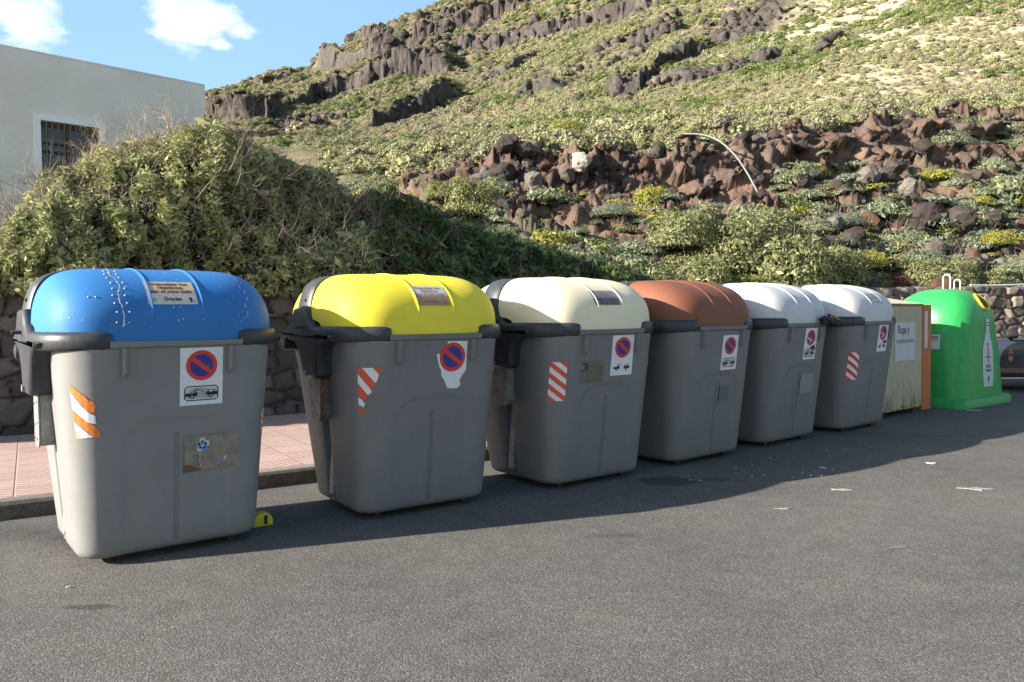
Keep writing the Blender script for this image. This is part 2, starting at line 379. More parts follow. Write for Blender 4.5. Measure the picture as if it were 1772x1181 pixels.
# --- terrain: bank, slope and mountain in one sheet
KN_ = {  # columns: bank foot, bank top, back of terrace, ridge  (distance, apparent height)
 -1400: ((18, 480), (24, 460), (40, 420), (200, 400)),
 -300: ((20, 470), (26, 440), (60, 330), (260, 290)),
 200: ((24, 440), (28, 400), (62, 260), (290, 210)),
 360: ((25, 410), (28, 380), (62, 245), (300, 165)),
 440: ((25, 390), (29, 350), (62, 250), (305, 141)),
 550: ((25, 360), (29, 310), (60, 255), (310, 120)),
 600: ((25, 352), (28, 296), (56, 262), (310, 92)),
 640: ((24, 345), (28, 287), (50, 266), (312, 66)),
 720: ((23.5, 338), (27, 274), (47, 260), (315, 36)),
 770: ((23, 340), (26.6, 270), (45, 255), (318, 8)),
 800: ((23, 345), (26.4, 266), (44, 250), (318, -4)),
 870: ((22, 352), (25.2, 260), (41, 240), (315, -30)),
 1000: ((22, 350), (25, 246), (41, 222), (300, -90)),
 1180: ((22, 375), (25.5, 230), (42, 208), (270, -170)),
 1300: ((22, 385), (27, 224), (43, 200), (250, -220)),
 1450: ((23, 400), (30, 202), (45, 188), (220, -280)),
 1600: ((23, 410), (32, 189), (47, 180), (190, -330)),
 1772: ((24, 420), (34, 184), (50, 176), (165, -380)),
 2200: ((27, 440), (38, 180), (54, 170), (150, -420)),
 3200: ((30, 450), (42, 190), (60, 170), (150, -380))}
kx = np.array(sorted(KN_)); kk = np.array([KN_[k] for k in kx], float)       # (n,4,2)
LEDGES = [  # polyline of the cliff foot, apparent height, reach up the slope
 ([(330, 216), (400, 221), (470, 220), (520, 204), (560, 186), (640, 163), (720, 150), (800, 128)], 46, .10),
 ([(628, 232), (690, 214), (740, 200), (775, 188), (805, 168)], 42, .09),
 ([(540, 128), (600, 124), (680, 112), (740, 95), (800, 74), (900, 42), (960, 12)], 38, .08),
 ([(700, 120), (760, 108), (820, 96), (880, 82), (960, 60), (1060, 38), (1130, 18)], 24, .07),
 ([(1020, 108), (1100, 88), (1150, 78), (1190, 66)], 22, .06),
 ([(1040, 172), (1110, 166), (1135, 140), (1150, 120), (1200, 102), (1240, 92)], 26, .05),
 ([(1390, 112), (1440, 92), (1470, 70)], 18, .05),
 ([(600, 90), (650, 82), (760, 62), (860, 22)], 22, .05),
 ([(880, 176), (960, 160), (1010, 150)], 12, .04),
 ([(670, 282), (720, 274), (770, 266)], 9, .03),
 ([(1250, 150), (1330, 118), (1370, 100)], 10, .04)]
def cells(X, Y, size, seed):
    U, V = np.asarray(X)/size, np.asarray(Y)/size; best = np.full(U.shape, 9.); cid = np.zeros(U.shape)
    for di in (-1, 0, 1):
        for dj in (-1, 0, 1):
            ci, cj = (np.floor(U)+di).astype(int), (np.floor(V)+dj).astype(int)
            d = np.hypot(U-(ci+_tab[ci & 63, cj & 63, seed]), V-(cj+_tab[ci & 63, cj & 63, seed+7])); new = d < best
            cid = np.where(new, _tab[ci & 63, cj & 63, seed+13], cid); best = np.where(new, d, best)
    return best, cid
def smoothstep(x): x = np.clip(x, 0, 1); return x*x*(3-2*x)
def knots(px):
    k = np.stack([[np.interp(px, kx, kk[:, i, j]) for j in (0, 1)] for i in range(4)])   # 4,2,n
    return k
def terrain(px, Y, detail=True):
    """height for image-column parameter px (X = (px-886)/F*Y) and distance Y; also rock / soil masks"""
    px = np.asarray(px, float); Y = np.asarray(Y, float); px, Y = np.broadcast_arrays(px, Y); shp = px.shape; px = px.ravel(); Y = Y.ravel()
    k = knots(px); t = (px-886)/F_PX; X = t*Y
    yw = line_at(WALL, t); e = lambda i: H_EYE+(541-(px-886)*.01035-k[i, 1])*k[i, 0]/F_PX
    Zk = [1.75+0*Y, e(0), e(1), e(2), e(3)]; Dk = [yw+.3, k[0, 0], k[1, 0], k[2, 0], k[3, 0]]
    for i in range(1, 5): Dk[i] = np.maximum(Dk[i], Dk[i-1]+1.0)
    z = np.where(Y < Dk[0], 1.75, 0.)
    mount = smoothstep((Y-Dk[3])/(Dk[4]-Dk[3]+1e-6)*30)
    for i in range(4):
        f = np.clip((Y-Dk[i])/(Dk[i+1]-Dk[i]), 0, 1)
        if i == 1: f = .64*f+.12*smoothstep(f/.3)+.24*smoothstep((f-.74)/.2)
        zi = Zk[i]+(Zk[i+1]-Zk[i])*f
        if i == 3: zi = H_EYE+(541-(px-886)*.01035-(k[2, 1]+(k[3, 1]-k[2, 1])*f))*Y/F_PX      # steepens uphill
        z = np.where((Y >= Dk[i]) & (Y < Dk[i+1]), zi, z)
    over = Y-Dk[4]; z = np.where(over >= 0, Zk[4]-over*.5, z)
    rock = np.zeros_like(z); soil = np.zeros_like(z)
    bank = np.clip((Y-Dk[1])/(Dk[2]-Dk[1]), 0, 1)
    inb = (Y > Dk[1]-2.5) & (Y < Dk[2]+1.2)
    soil = np.where(inb, 1., 0.)*smoothstep((px-600)/90)
    soil = soil*(1-smoothstep((px-1350)/300)*(1-smoothstep((bank-.55)/.15))*.75)
    soil = np.maximum(soil, .55*smoothstep((px-1000)/250)*(Y < Dk[2]))
    if detail:
        # mountain ledges: rise suddenly at the cliff foot, fall back slowly uphill
        s = np.clip((Y-Dk[3])/(Dk[4]-Dk[3]), 0, 1.05)
        yy = k[2, 1]+(k[3, 1]-k[2, 1])*s
        dy = np.zeros_like(z); wob = fbm(X*.06, Y*.05, oct=4)*.012+fbm(X*.3, Y*.2, oct=2)*.003
        for (pl, hgt, reach) in LEDGES:
            lx = [p[0] for p in pl]; ly = np.interp(px, lx, [p[1] for p in pl])
            sl = (ly-k[2, 1])/(k[3, 1]-k[2, 1]+1e-9)+wob
            fade = smoothstep((px-lx[0])/30+.0)*smoothstep((lx[-1]-px)/30)
            hh = hgt*.9*fade*(1+.5*fbm(px*.03, hgt+0*px, 2, oct=3))
            u = s-sl; w_ = .011
            step = smoothstep(u/w_)*np.exp(-np.maximum(u-w_, 0)/reach)
            dy += hh*step
            rock = np.maximum(rock, fade*smoothstep((u+.008)/.006)*smoothstep((w_*1.7-u)/.008)*mount)
        z = z+dy*Y/F_PX*mount*(over < 20)
        z = z+mount*(fbm(X*.035, Y*.03, 1, oct=4)*3.2*np.clip(Y/180, .2, 1)*smoothstep(-over/25+.15)+fbm(X*.22, Y*.16, 4, oct=4)*.8*np.clip(Y/120, .3, 1.2))
        # random small outcrops
        rn = fbm(X*.07+9, Y*.05+4, 7, oct=4); oc = smoothstep((rn-.2)/.12)*mount*smoothstep((1500-px)/500)
        z = z+oc*1.3*np.clip(Y/150, .4, 1.3); edge_ = oc*(1-oc)*4
        rock = np.maximum(rock, np.clip(edge_*1.1, 0, 1))
        rk = np.abs(fbm(X*.9, Y*.12+z*.25, 2, oct=5)); z = z+rock*mount*(rk-.3)*3.4*np.clip(Y/200, .2, 1.2)
        # bank: hollows, lumps, scree
        nearm = (1-mount)*smoothstep((Y-Dk[0]-.5)/2)
        hol = fbm(X*.28, Y*.5, 3, oct=4)
        face = np.exp(-((bank-.45)/.4)**2)*(Y > Dk[1])*(Y < Dk[2])
        z = z-face*np.clip(hol+.1, 0, 1)*1.5*smoothstep((px-600)/150)
        z = z+nearm*(1-.7*smoothstep((bank-.60)/.1)*(bank < .999))*(fbm(X*.8, Y*.8, 5, oct=5)*.36+fbm(X*2.6, Y*2.6, 8, oct=3)*.1)
        rocky = np.clip(.25+1.6*fbm(X*.22, Y*.35, 12, oct=3)+.75*smoothstep((px-1280)/60)*smoothstep((1640-px)/80)*(bank < .66)+.8*np.exp(-((px-880)/40)**2)+1.1*np.exp(-((Y-Dk[2])/.7)**2), 0, 1)*smoothstep((px-680)/120)*(Y > Dk[1]-3)*(Y < Dk[2]+1.2)
        for (sz_, am, sd_) in ((1.1, .30, 3), (.58, .24, 9), (.33, .15, 17)):
            d_, ci_ = cells(X+.25*fbm(X*2, Y*2, 1, oct=2), Y*.9+z*1.0+.25*fbm(X*2, Y*2, 6, oct=2), sz_, sd_); rr_ = .2+.38*ci_
            bmp = np.sqrt(np.clip(1-(d_/rr_)**2, 0, 1))*(ci_ > 1-rocky*.9); z = z+am*bmp*(1-.9*smoothstep((bank-.60)/.1)*(bank < .999))*(.5+ci_)*(.75+.5*fbm(X*5, Y*5, 2, oct=2)); rock = np.maximum(rock, np.clip(bmp*3, 0, 1)*(1-mount)*(.1+.6*(ci_*37 % 1)))
        z = z+np.exp(-((Y-Dk[2]-.3)/.8)**2)*(-.1+.25*fbm(X*1.0, Y*1.0, 9, oct=3))*smoothstep((px-600)/100)-.55*np.exp(-((Y-Dk[2])/2.2)**2)*smoothstep((px-560)/120)*(Y < Dk[2]+4)
    return tuple(a.reshape(shp) for a in (z, rock, np.clip(soil, 0, 1), mount))
def pt(px, Y):
    z = float(terrain(np.array([px]), np.array([Y]))[0][0]); return Vector(((px-886)/F_PX*Y, Y, z))
def on_slope(px, py, y0=None, y1=60):
    """first point of the ground seen in direction (px, py)"""
    t = (px-886)/F_PX; a = float(line_at(WALL, t)[0])+.4 if y0 is None else y0
    Y = np.linspace(a, y1, 900); z = terrain(np.full(900, float(px)), Y)[0]
    ya = 541-(px-886)*.01035-(z-H_EYE)/Y*F_PX
    i = int(np.argmax(ya <= py)) if (ya <= py).any() else 899
    return Vector((t*Y[i], Y[i], z[i])), Y[i]
def straw_f(X, Y, px):
    a_, b_ = (X+Y)*.7, (X-Y)*.7
    return smoothstep((fbm(a_*.02, b_*.16, 2, oct=4)+.12+.25*smoothstep((px-1250)/400))/.3)*smoothstep((px-950)/500)
pxs = np.r_[np.linspace(-1400, -100, 70)[:-1], np.linspace(-100, 1850, 760), np.linspace(1850, 3200, 70)[1:]]
fr = np.r_[np.linspace(0, 1, 190)**1.0]
rows = []
t_ = (pxs-886)/F_PX; yw_ = line_at(WALL, t_)+.28; kk_ = knots(pxs)
d2 = np.maximum(kk_[2, 0], yw_+4); d3 = np.maximum(kk_[3, 0], d2+5)
near = yw_[:, None]+(d2-yw_)[:, None]*np.linspace(0, 1, 230)[None, :]
far = d2[:, None]*((d3/d2)[:, None]**np.linspace(0, 1, 430)[None, 1:])
back = d3[:, None]+np.array([3, 8, 16, 40, 120])[None, :]
YY = np.concatenate([near, far, back], 1); PXX = np.repeat(pxs[:, None], YY.shape[1], 1)
Zt, rockm, soilm, mountm = terrain(PXX, YY)
Zt[:, 0] = np.minimum(Zt[:, 0], 1.7)
Xt = (PXX-886)/F_PX*YY
bw = soilm*(1-mountm)*smoothstep((YY-yw_[:, None]-2.5)/2)
YS = YY+bw*(fbm(Xt*.4, Zt*1.6, 2, oct=3)*.42+fbm(Xt*1.6, Zt*3.5, 7, oct=2)*.07)+rockm*mountm*fbm(Xt*.35, Zt*.5, 3, oct=4)*3.0
bankm = np.clip((YY-kk_[0, 0][:, None])/(kk_[1, 0]-kk_[0, 0])[:, None], 0, 1); stp = smoothstep((bankm-.55)/.12)*(bankm < .9999)*bw
for (sz_, am_, sd_) in ((1.0, .38, 4), (.5, .24, 10), (.26, .12, 18)):
    d_, ci_ = cells(Xt+.2*fbm(Xt*2, Zt*2, 1, oct=2), Zt*1.35+.2*fbm(Xt*2, Zt*2, 6, oct=2), sz_, sd_); bp_ = np.sqrt(np.clip(1-(d_/(.25+.35*ci_))**2, 0, 1))*(ci_ > .35)
    YS -= stp*am_*bp_*(.5+ci_); rockm = np.maximum(rockm, np.clip(bp_*2, 0, 1)*stp*(.15+.6*(ci_*37 % 1)))
nr, nc = YY.shape; ii, jj = np.meshgrid(np.arange(nr-1), np.arange(nc-1), indexing='ij'); a0 = (ii*nc+jj).ravel()
tf = np.stack([a0, a0+nc, a0+nc+1, a0+1], 1)
straw = straw_f(Xt, YY, PXX)*mountm
m, g, b = newmat('hillside', .95, .15)
P = g.geo(); rk, so, sw, mt_ = g.attr('rock'), g.attr('soil'), g.attr('straw'), g.attr('mount')
n = g.noise(P, .35, 8, .65); n2 = g.noise(P, 3.5, 6, .7); n3 = g.noise(P, .09, 4, .6)
grass = g.mix(g.ramp(n, [(.35, 0), (.65, 1)]), (.12, .11, .06), (.27, .24, .14))
grass = g.mix(g.ramp(n2, [(.4, 0), (.7, .6)]), grass, (.17, .135, .085))
grass = g.mix(sw, grass, (.50, .44, .29))
soil_ = g.mix(g.ramp(n2, [(.3, 0), (.7, 1)]), (.16, .08, .052), (.32, .195, .135))
soil_ = g.mix(g.ramp(n, [(.4, 0), (.62, .8)]), soil_, (.27, .2, .15))
rocks = g.mix(g.ramp(g.noise(g.map(P, (1.6, 1.6, .35)), .8, 8, .75), [(.35, 0), (.65, 1)]), (.035, .031, .030), (.125, .108, .096))
c = g.mix(so, grass, soil_); c = g.mix(rk, c, rocks)
g.link(c, b.inputs[0]); g.link(g.bump(g.math('ADD', g.noise(P, 2.2, 8, .75), g.math('MULTIPLY', g.noise(P, 12, 4, .7), .3)), .9, .25), b.inputs['Normal'])
te = meshobj('hillside', np.stack([Xt, YS, Zt], 2).reshape(-1, 3), tf, m, attrs={'rock': rockm.ravel(), 'soil': soilm.ravel(), 'straw': straw.ravel(), 'mount': mountm.ravel()})
te['kind'] = 'structure'
# make sure it faces up
if te.data.polygons[len(te.data.polygons)//3].normal.z < 0: te.data.flip_normals()

# --- house
HC = Vector((-6.4, 17.0, 0)); HU = Vector((.71, .704, 0)).normalized(); HV = Vector((-HU.y, HU.x, 0)); HTOP = 6.44
house = empty('house', (HC.x, HC.y, 1.2), math.atan2(HU.y, HU.x), 'plain white flat-roofed house with a barred window behind the big bush', 'house')
render_m = mat('white_render', (.82, .765, .69), .9, .2, var=.10, vscale=.7, bump=.25, bscale=25)
trim_m = mat('white_trim', (.93, .92, .90), .7, .3, var=.04)
hz = HTOP-1.2
wx0, wx1, wz0, wz1 = -3.12, -2.12, 3.0-1.2+1.0, 5.22-1.2   # window opening in house coordinates
w = MB()
def wallq(x0, x1, z0, z1, y0=0, y1=.3): w.box(((x0+x1)/2, (y0+y1)/2, (z0+z1)/2), (x1-x0, y1-y0, z1-z0))
wallq(-7, wx0, 0, hz); wallq(wx1, 0, 0, hz); wallq(wx0, wx1, 0, wz0); wallq(wx0, wx1, wz1, hz)
w.box((-.15, 4.8, hz/2), (.3, 9.0, hz)); w.box((-6.85, 4.8, hz/2), (.3, 9.0, hz)); w.box((-3.5, 9.45, hz/2), (7, .3, hz))
w.build('wall', render_m, house)
w = MB(); w.box((-3.5, 4.8, hz-.5), (6.38, 8.98, .2)); w.build('roof', mat('roof_slab', (.4, .38, .35), .9), house)
w = MB(); w.box((-3.5, .148, hz+.012), (7.01, .31, .025)); w.box((-.15, 4.96, hz+.012), (.31, 9.3, .025)); w.build('parapet_cap', render_m, house)
win = MB(); fw = .11
win.box((wx0-fw/2, -.03, (wz0+wz1)/2), (fw, .06, wz1-wz0+2*fw)); win.box((wx1+fw/2, -.03, (wz0+wz1)/2), (fw, .06, wz1-wz0+2*fw))
win.box(((wx0+wx1)/2, -.03, wz1+fw/2), (wx1-wx0, .06, fw)); win.box(((wx0+wx1)/2, -.03, wz0-fw/2), (wx1-wx0, .06, fw))
wino = win.build('window', trim_m, house)
w = MB(); bx = np.linspace(wx0+.1, wx1-.1, 9)
for x in bx: w.box((x, -.02, (wz0+wz1)/2), (.022, .022, wz1-wz0))
for z in (wz0+.3, (wz0+wz1)/2+.1, wz1-.35): w.box(((wx0+wx1)/2, -.02, z), (wx1-wx0, .012, .03))
w.build('window_bars', mat('bar_metal', (.16, .13, .11), .6), wino)
w = MB(); w.box(((wx0+wx1)/2, .16, (wz0+wz1)/2), (wx1-wx0, .02, wz1-wz0)); w.build('pane', mat('dark_glass', (.03, .03, .035), .12, .6), wino)
w = MB()
for x in (wx0+.04, (wx0+wx1)/2, wx1-.04): w.box((x, .13, (wz0+wz1)/2), (.06, .04, wz1-wz0))
for z in (wz0+.04, wz1-.04): w.box(((wx0+wx1)/2, .13, z), (wx1-wx0, .036, .06))
w.build('frame', mat('brown_wood', (.17, .11, .08), .6), wino)

# ================================================================== BINS
SB, RW0, RB = .1248, 1.5, .43
def hwid(w): return .572+.073*w
def rcor(w): return .15+.075*w
def vfront(w): return -SB*w
def vrear(w): return .985+.265*w
def body_pt(s, w, off=0.0):
    """point on the front / side skin, s = distance along the skin from the front centre line"""
    sg = 1 if s >= 0 else -1; s = abs(s); hw, r = hwid(w), rcor(w); vf = vfront(w); a1 = hw-r; a2 = a1+math.pi*r/2
    if s < a1: u, v, nu, nv = s, vf, 0, -1
    elif s < a2:
        t = (s-a1)/r; u, v, nu, nv = a1+r*math.sin(t), vf+r-r*math.cos(t), math.sin(t), -math.cos(t)
    else: u, v, nu, nv = hw, vf+r+s-a2, 1, 0
    return Vector((sg*(u+nu*off), v+nv*off, w))
DH = .738
def dome(u, a, off=0.0, DH=.738):
    def raw(u, a):
        th = math.pi*a; q = min(abs(u)/DH, 1.0); vh = .77*(1-q**4)**.25; wf = (1-q**7.5)**.5
        c_, s_ = math.cos(th), max(0, math.sin(th))
        return Vector((u, .59-vh*math.copysign(abs(c_)**.833, c_), RW0+RB*wf*s_**.80))
    p = raw(u, a)
    if off:
        e = .004; uu = max(-.725, min(.725, u)); aa = max(.006, min(.994, a))
        n = (raw(uu+e, aa)-raw(uu-e, aa)).cross(raw(uu, aa+e)-raw(uu, aa-e)); n.normalize()
        if n.dot(p-Vector((0, .59, 1.45))) < 0: n = -n
        p = p+n*off
    return p
def body_mesh():
    fl = list(np.linspace(0, .93, 22)); K = 9
    W = [.045+.055*(1-math.cos(t)) for t in np.linspace(0, math.pi/2, 6)]; W += list(np.linspace(.13, .78, 26))+[.80, .812, .82, .828, .84]+list(np.linspace(.86, 1.06, 12))+list(np.linspace(1.1, 1.44, 12))
    rings = []
    gr = [.0, .010, .015, .019, .024]
    for w in W:
        wq = max(w, .1); t = max(0, (.10-w)/.055); ins = .055*(1-math.sqrt(max(0, 1-t*t))) if w < .1 else 0
        hw = hwid(wq)-ins; r = max(.03, rcor(wq)-ins*.5); vf = vfront(w)+ins; vr = vrear(wq)-ins
        a1 = hw-r; half = []
        us = gr+[.03+(a1-.03)*f/.93 for f in fl[1:]]
        for u in us:
            dep = 0
            gm = smoothstep((.0205-u)/.008)*smoothstep((.828-w)/.012)*smoothstep((w-.07)/.02)
            # raised arch panel
            dx, dz = abs(u)-.33, w-.93; sdf = (math.hypot(max(dx+.2, 0), max(dz+.2, 0))-.2) if w > .5 else dx
            em = float(smoothstep((sdf+.01)/.025))
            dep = .013*gm+.007*(1-em)
            half.append((u, vf+dep))
        for k in range(1, K+1):
            t_ = math.pi/2*k/K; half.append((a1+r*math.sin(t_), vf+r-r*math.cos(t_)))
        for f in (.25, .5, .75, .97): half.append((hw, vf+r+(.505-vf-r)*f))
        D = .085*smoothstep((w-.06)/.05)
        half += [(hw-.006, .509), (hw-.02-.5*D, .515), (hw-D, .53), (hw-D, .66), (hw-.5*D, .675), (hw-.02, .681), (hw-.014, .69)]
        hr = hw-.012; rr = r*.8
        for f in (.3, .6, .9): half.append((hr, .69+(vr-rr-.69)*f))
        for k in range(0, K+1):
            t_ = math.pi/2*k/K; half.append((hr-rr+rr*math.cos(t_), vr-rr+rr*math.sin(t_)))
        for f in (.66, .33, 0): half.append(((hr-rr)*f, vr))
        ring = half+[(-u, v) for (u, v) in half[-2:0:-1]]
        rings.append([(u, v, w) for u, v in ring])
    n = len(rings[0]); v = [p for r_ in rings for p in r_]
    f = [(i*n+k, i*n+(k+1) % n, (i+1)*n+(k+1) % n, (i+1)*n+k) for i in range(len(W)-1) for k in range(n)]
    f += [tuple(range(n))[::-1], tuple((len(W)-1)*n+k for k in range(n))]
    return v, f
BODY_V, BODY_F = body_mesh()

def plastic(name, col, rough=.5, scuff=.25, dirt=(.25, .22, .18)):
    m, g, b = newmat(name, rough, .35)
    P = g.coord('Object'); n = g.noise(P, 2.2, 7, .65); n2 = g.noise(g.map(P, (5, 5, .7)), 6, 6, .7); n3 = g.noise(P, 45, 5, .75); z = g.sep(P)[2]
    oi = g.n('ShaderNodeObjectInfo').outputs['Random']
    c = g.mix(g.ramp(n, [(.3, 0), (.7, 1)]), tuple(x*.9 for x in col), tuple(min(1, x*1.1) for x in col))
    c = g.mix(g.math('MULTIPLY', g.ramp(n2, [(.48, 0), (.75, 1)]), scuff), c, dirt)
    c = g.mix(g.math('MULTIPLY', g.ramp(n3, [(.6, 0), (.72, 1)]), scuff*.6), c, tuple(min(1, x*1.5+.03) for x in col))
    low = g.math('MULTIPLY', g.math('MULTIPLY_ADD', z, -5.0, 1.1, clamp=True), g.ramp(n2, [(.35, .2), (.7, 1)]))
    c = g.mix(g.math('MULTIPLY', low, .6), c, (.14, .125, .11))
    g.link(c, b.inputs[0]); rr = g.math('MULTIPLY_ADD', n2, .25, rough-.12); g.link(rr, b.inputs['Roughness'])
    g.link(g.bump(g.math('ADD', g.noise(P, 4, 3, .5), g.math('MULTIPLY', n3, .02)), .12, .02), b.inputs['Normal'])
    return m
GREY = plastic('grey_bin_plastic', (.170, .172, .176), .52, .45)
GREYB = plastic('sun_bleached_grey_plastic', (.212, .212, .21), .55, .42)
DARK = plastic('dark_grey_plastic', (.040, .043, .050), .45, .2, (.2, .19, .17))
galv, g, b = newmat('galvanised_steel', .45, .5); b.inputs['Metallic'].default_value = .25
n = g.noise(g.coord(), 9, 7, .7); g.link(g.mix(g.ramp(n, [(.35, 0), (.65, 1)]), (.20, .195, .185), (.36, .36, .35)), b.inputs[0])
rust, g, b = newmat('rusty_steel', .8, .3)
n = g.noise(g.coord(), 12, 8, .75); g.link(g.mix(g.ramp(n, [(.38, 0), (.6, 1)]), (.20, .185, .17), (.16, .075, .04)), b.inputs[0])
black = mat('black_rubber', (.02, .02, .02), .6)
def flat(name, col, rough=.5): return mat('print_'+name, col, rough, .3, var=.05, vscale=30)
WHT, RED, BLU, BLK, ORG, REDO = flat('white', (.72, .73, .74)), flat('red', (.62, .06, .045)), flat('blue', (.045, .045, .25)), flat('black', (.02, .02, .022)), flat('orange', (.72, .22, .05)), flat('red_orange', (.66, .10, .045))
PALEY = flat('faded_orange', (.75, .45, .12))

# ---- drawing on surfaces
def clipx(poly, x, keep_less):
    out = []
    for i in range(len(poly)):
        a, b_ = poly[i], poly[(i+1) % len(poly)]
        ia = (a[0] <= x) == keep_less or a[0] == x; ib = (b_[0] <= x) == keep_less or b_[0] == x
        if ia: out.append(a)
        if ia != ib:
            t = (x-a[0])/(b_[0]-a[0]+1e-12); out.append((x, a[1]+(b_[1]-a[1])*t))
    return out
def cliphalf(poly, n, d):
    out = []
    for i in range(len(poly)):
        a, b_ = poly[i], poly[(i+1) % len(poly)]; fa = a[0]*n[0]+a[1]*n[1]-d; fb = b_[0]*n[0]+b_[1]*n[1]-d
        if fa <= 0: out.append(a)
        if (fa <= 0) != (fb <= 0):
            t = fa/(fa-fb); out.append((a[0]+(b_[0]-a[0])*t, a[1]+(b_[1]-a[1])*t))
    return out
class Draw:
    """flat shapes in unit coordinates (x right, y up), mapped on to a surface"""
    def __init__(s, fn, aspect=1.0, strip=.12, base=.0015, lay=.0007): s.fn = fn; s.v = []; s.f = []; s.m = []; s.strip = strip; s.base = base; s.lay = lay; s.asp = aspect
    def poly(s, pts, m, layer=0):
        tri = tessellate_polygon([[Vector((p[0], p[1], 0)) for p in pts]])
        for t in tri: s.conv([pts[i] for i in t], m, layer)
    def conv(s, pts, m, layer=0):
        x0 = min(p[0] for p in pts); x1 = max(p[0] for p in pts); k0 = int(math.floor(x0/s.strip)); k1 = int(math.ceil(x1/s.strip))
        y0 = min(p[1] for p in pts); y1 = max(p[1] for p in pts); j0 = int(math.floor(y0/.2)); j1 = int(math.ceil(y1/.2))
        for k in range(k0, max(k1, k0+1)):
            q = cliphalf(cliphalf(pts, (-1, 0), -k*s.strip), (1, 0), (k+1)*s.strip)
            if len(q) < 3: continue
            for j in range(j0, max(j1, j0+1)):
                r_ = cliphalf(cliphalf(q, (0, -1), -j*.2), (0, 1), (j+1)*.2)
                if len(r_) < 3: continue
                A = sum(r_[i][0]*r_[(i+1) % len(r_)][1]-r_[(i+1) % len(r_)][0]*r_[i][1] for i in range(len(r_)))
                if abs(A) < 1e-7: continue
                if A < 0: r_ = r_[::-1]
                b_ = len(s.v); s.v += [tuple(s.fn(p[0], p[1], s.base+s.lay*layer)) for p in r_]; s.f.append(tuple(range(b_, b_+len(r_)))); s.m.append(m)
    def rect(s, x0, y0, x1, y1, m, layer=0): s.conv([(x0, y0), (x1, y0), (x1, y1), (x0, y1)], m, layer)
    def disc(s, cx, cy, r, m, layer=0, n=36, a0=0, a1=2*math.pi):
        s.conv([(cx+r*math.cos(a0+(a1-a0)*i/n), cy+r*math.sin(a0+(a1-a0)*i/n)*s.asp) for i in range(n)], m, layer)
    def line(s, pts, wd, m, layer=0):
        for a, b_ in zip(pts[:-1], pts[1:]):
            d = Vector((b_[0]-a[0], (b_[1]-a[1])/s.asp)); 
            if d.length < 1e-6: continue
            d.normalize(); n_ = (-d.y*wd/2, d.x*wd/2*s.asp); e = (d.x*wd*.3, d.y*wd*.3*s.asp)
            s.conv([(a[0]-n_[0]-e[0], a[1]-n_[1]-e[1]), (b_[0]-n_[0]+e[0], b_[1]-n_[1]+e[1]), (b_[0]+n_[0]+e[0], b_[1]+n_[1]+e[1]), (a[0]+n_[0]-e[0], a[1]+n_[1]-e[1])], m, layer)
    def text(s, txt, cx, cy, hgt, width, m, layer=0, bold=.02):
        vs, fs = text_mesh(txt, bold)
        xs = [v[0] for v in vs]; ys = [v[1] for v in vs]; x0, x1 = min(xs), max(xs)
        sc = width/(x1-x0)
        for f in fs: s.conv([(cx+(vs[i][0]-(x0+x1)/2)*sc, cy+vs[i][1]*hgt) for i in f], m, layer)
    def build(s, name, mats, parent):
        return meshobj(name, s.v, s.f, mats, parent, False, s.m)
_txt = {}
def text_mesh(t, bold):
    if (t, bold) in _txt: return _txt[(t, bold)]
    cu = bpy.data.curves.new('lettering', 'FONT'); cu.body = t; cu.offset = bold; cu.resolution_u = 2; cu.size = 1.0
    o = bpy.data.objects.new('lettering', cu); C.objects.link(o)
    me = bpy.data.meshes.new_from_object(o.evaluated_get(bpy.context.evaluated_depsgraph_get()))
    r_ = ([tuple(v.co[:2]) for v in me.vertices], [tuple(p.vertices) for p in me.polygons])
    bpy.data.objects.remove(o); bpy.data.curves.remove(cu); bpy.data.meshes.remove(me)
    _txt[(t, bold)] = r_; return r_
def on_body(s0, w0, s1, w1, slant=0.0):
    """unit square -> skin of the bin; (s0,w0) bottom left, (s1,w1) top right"""
    def fn(x, y, off): return body_pt(s0+(s1-s0)*x+slant*(y-.5), w0+(w1-w0)*y, off+.0005)
    return fn
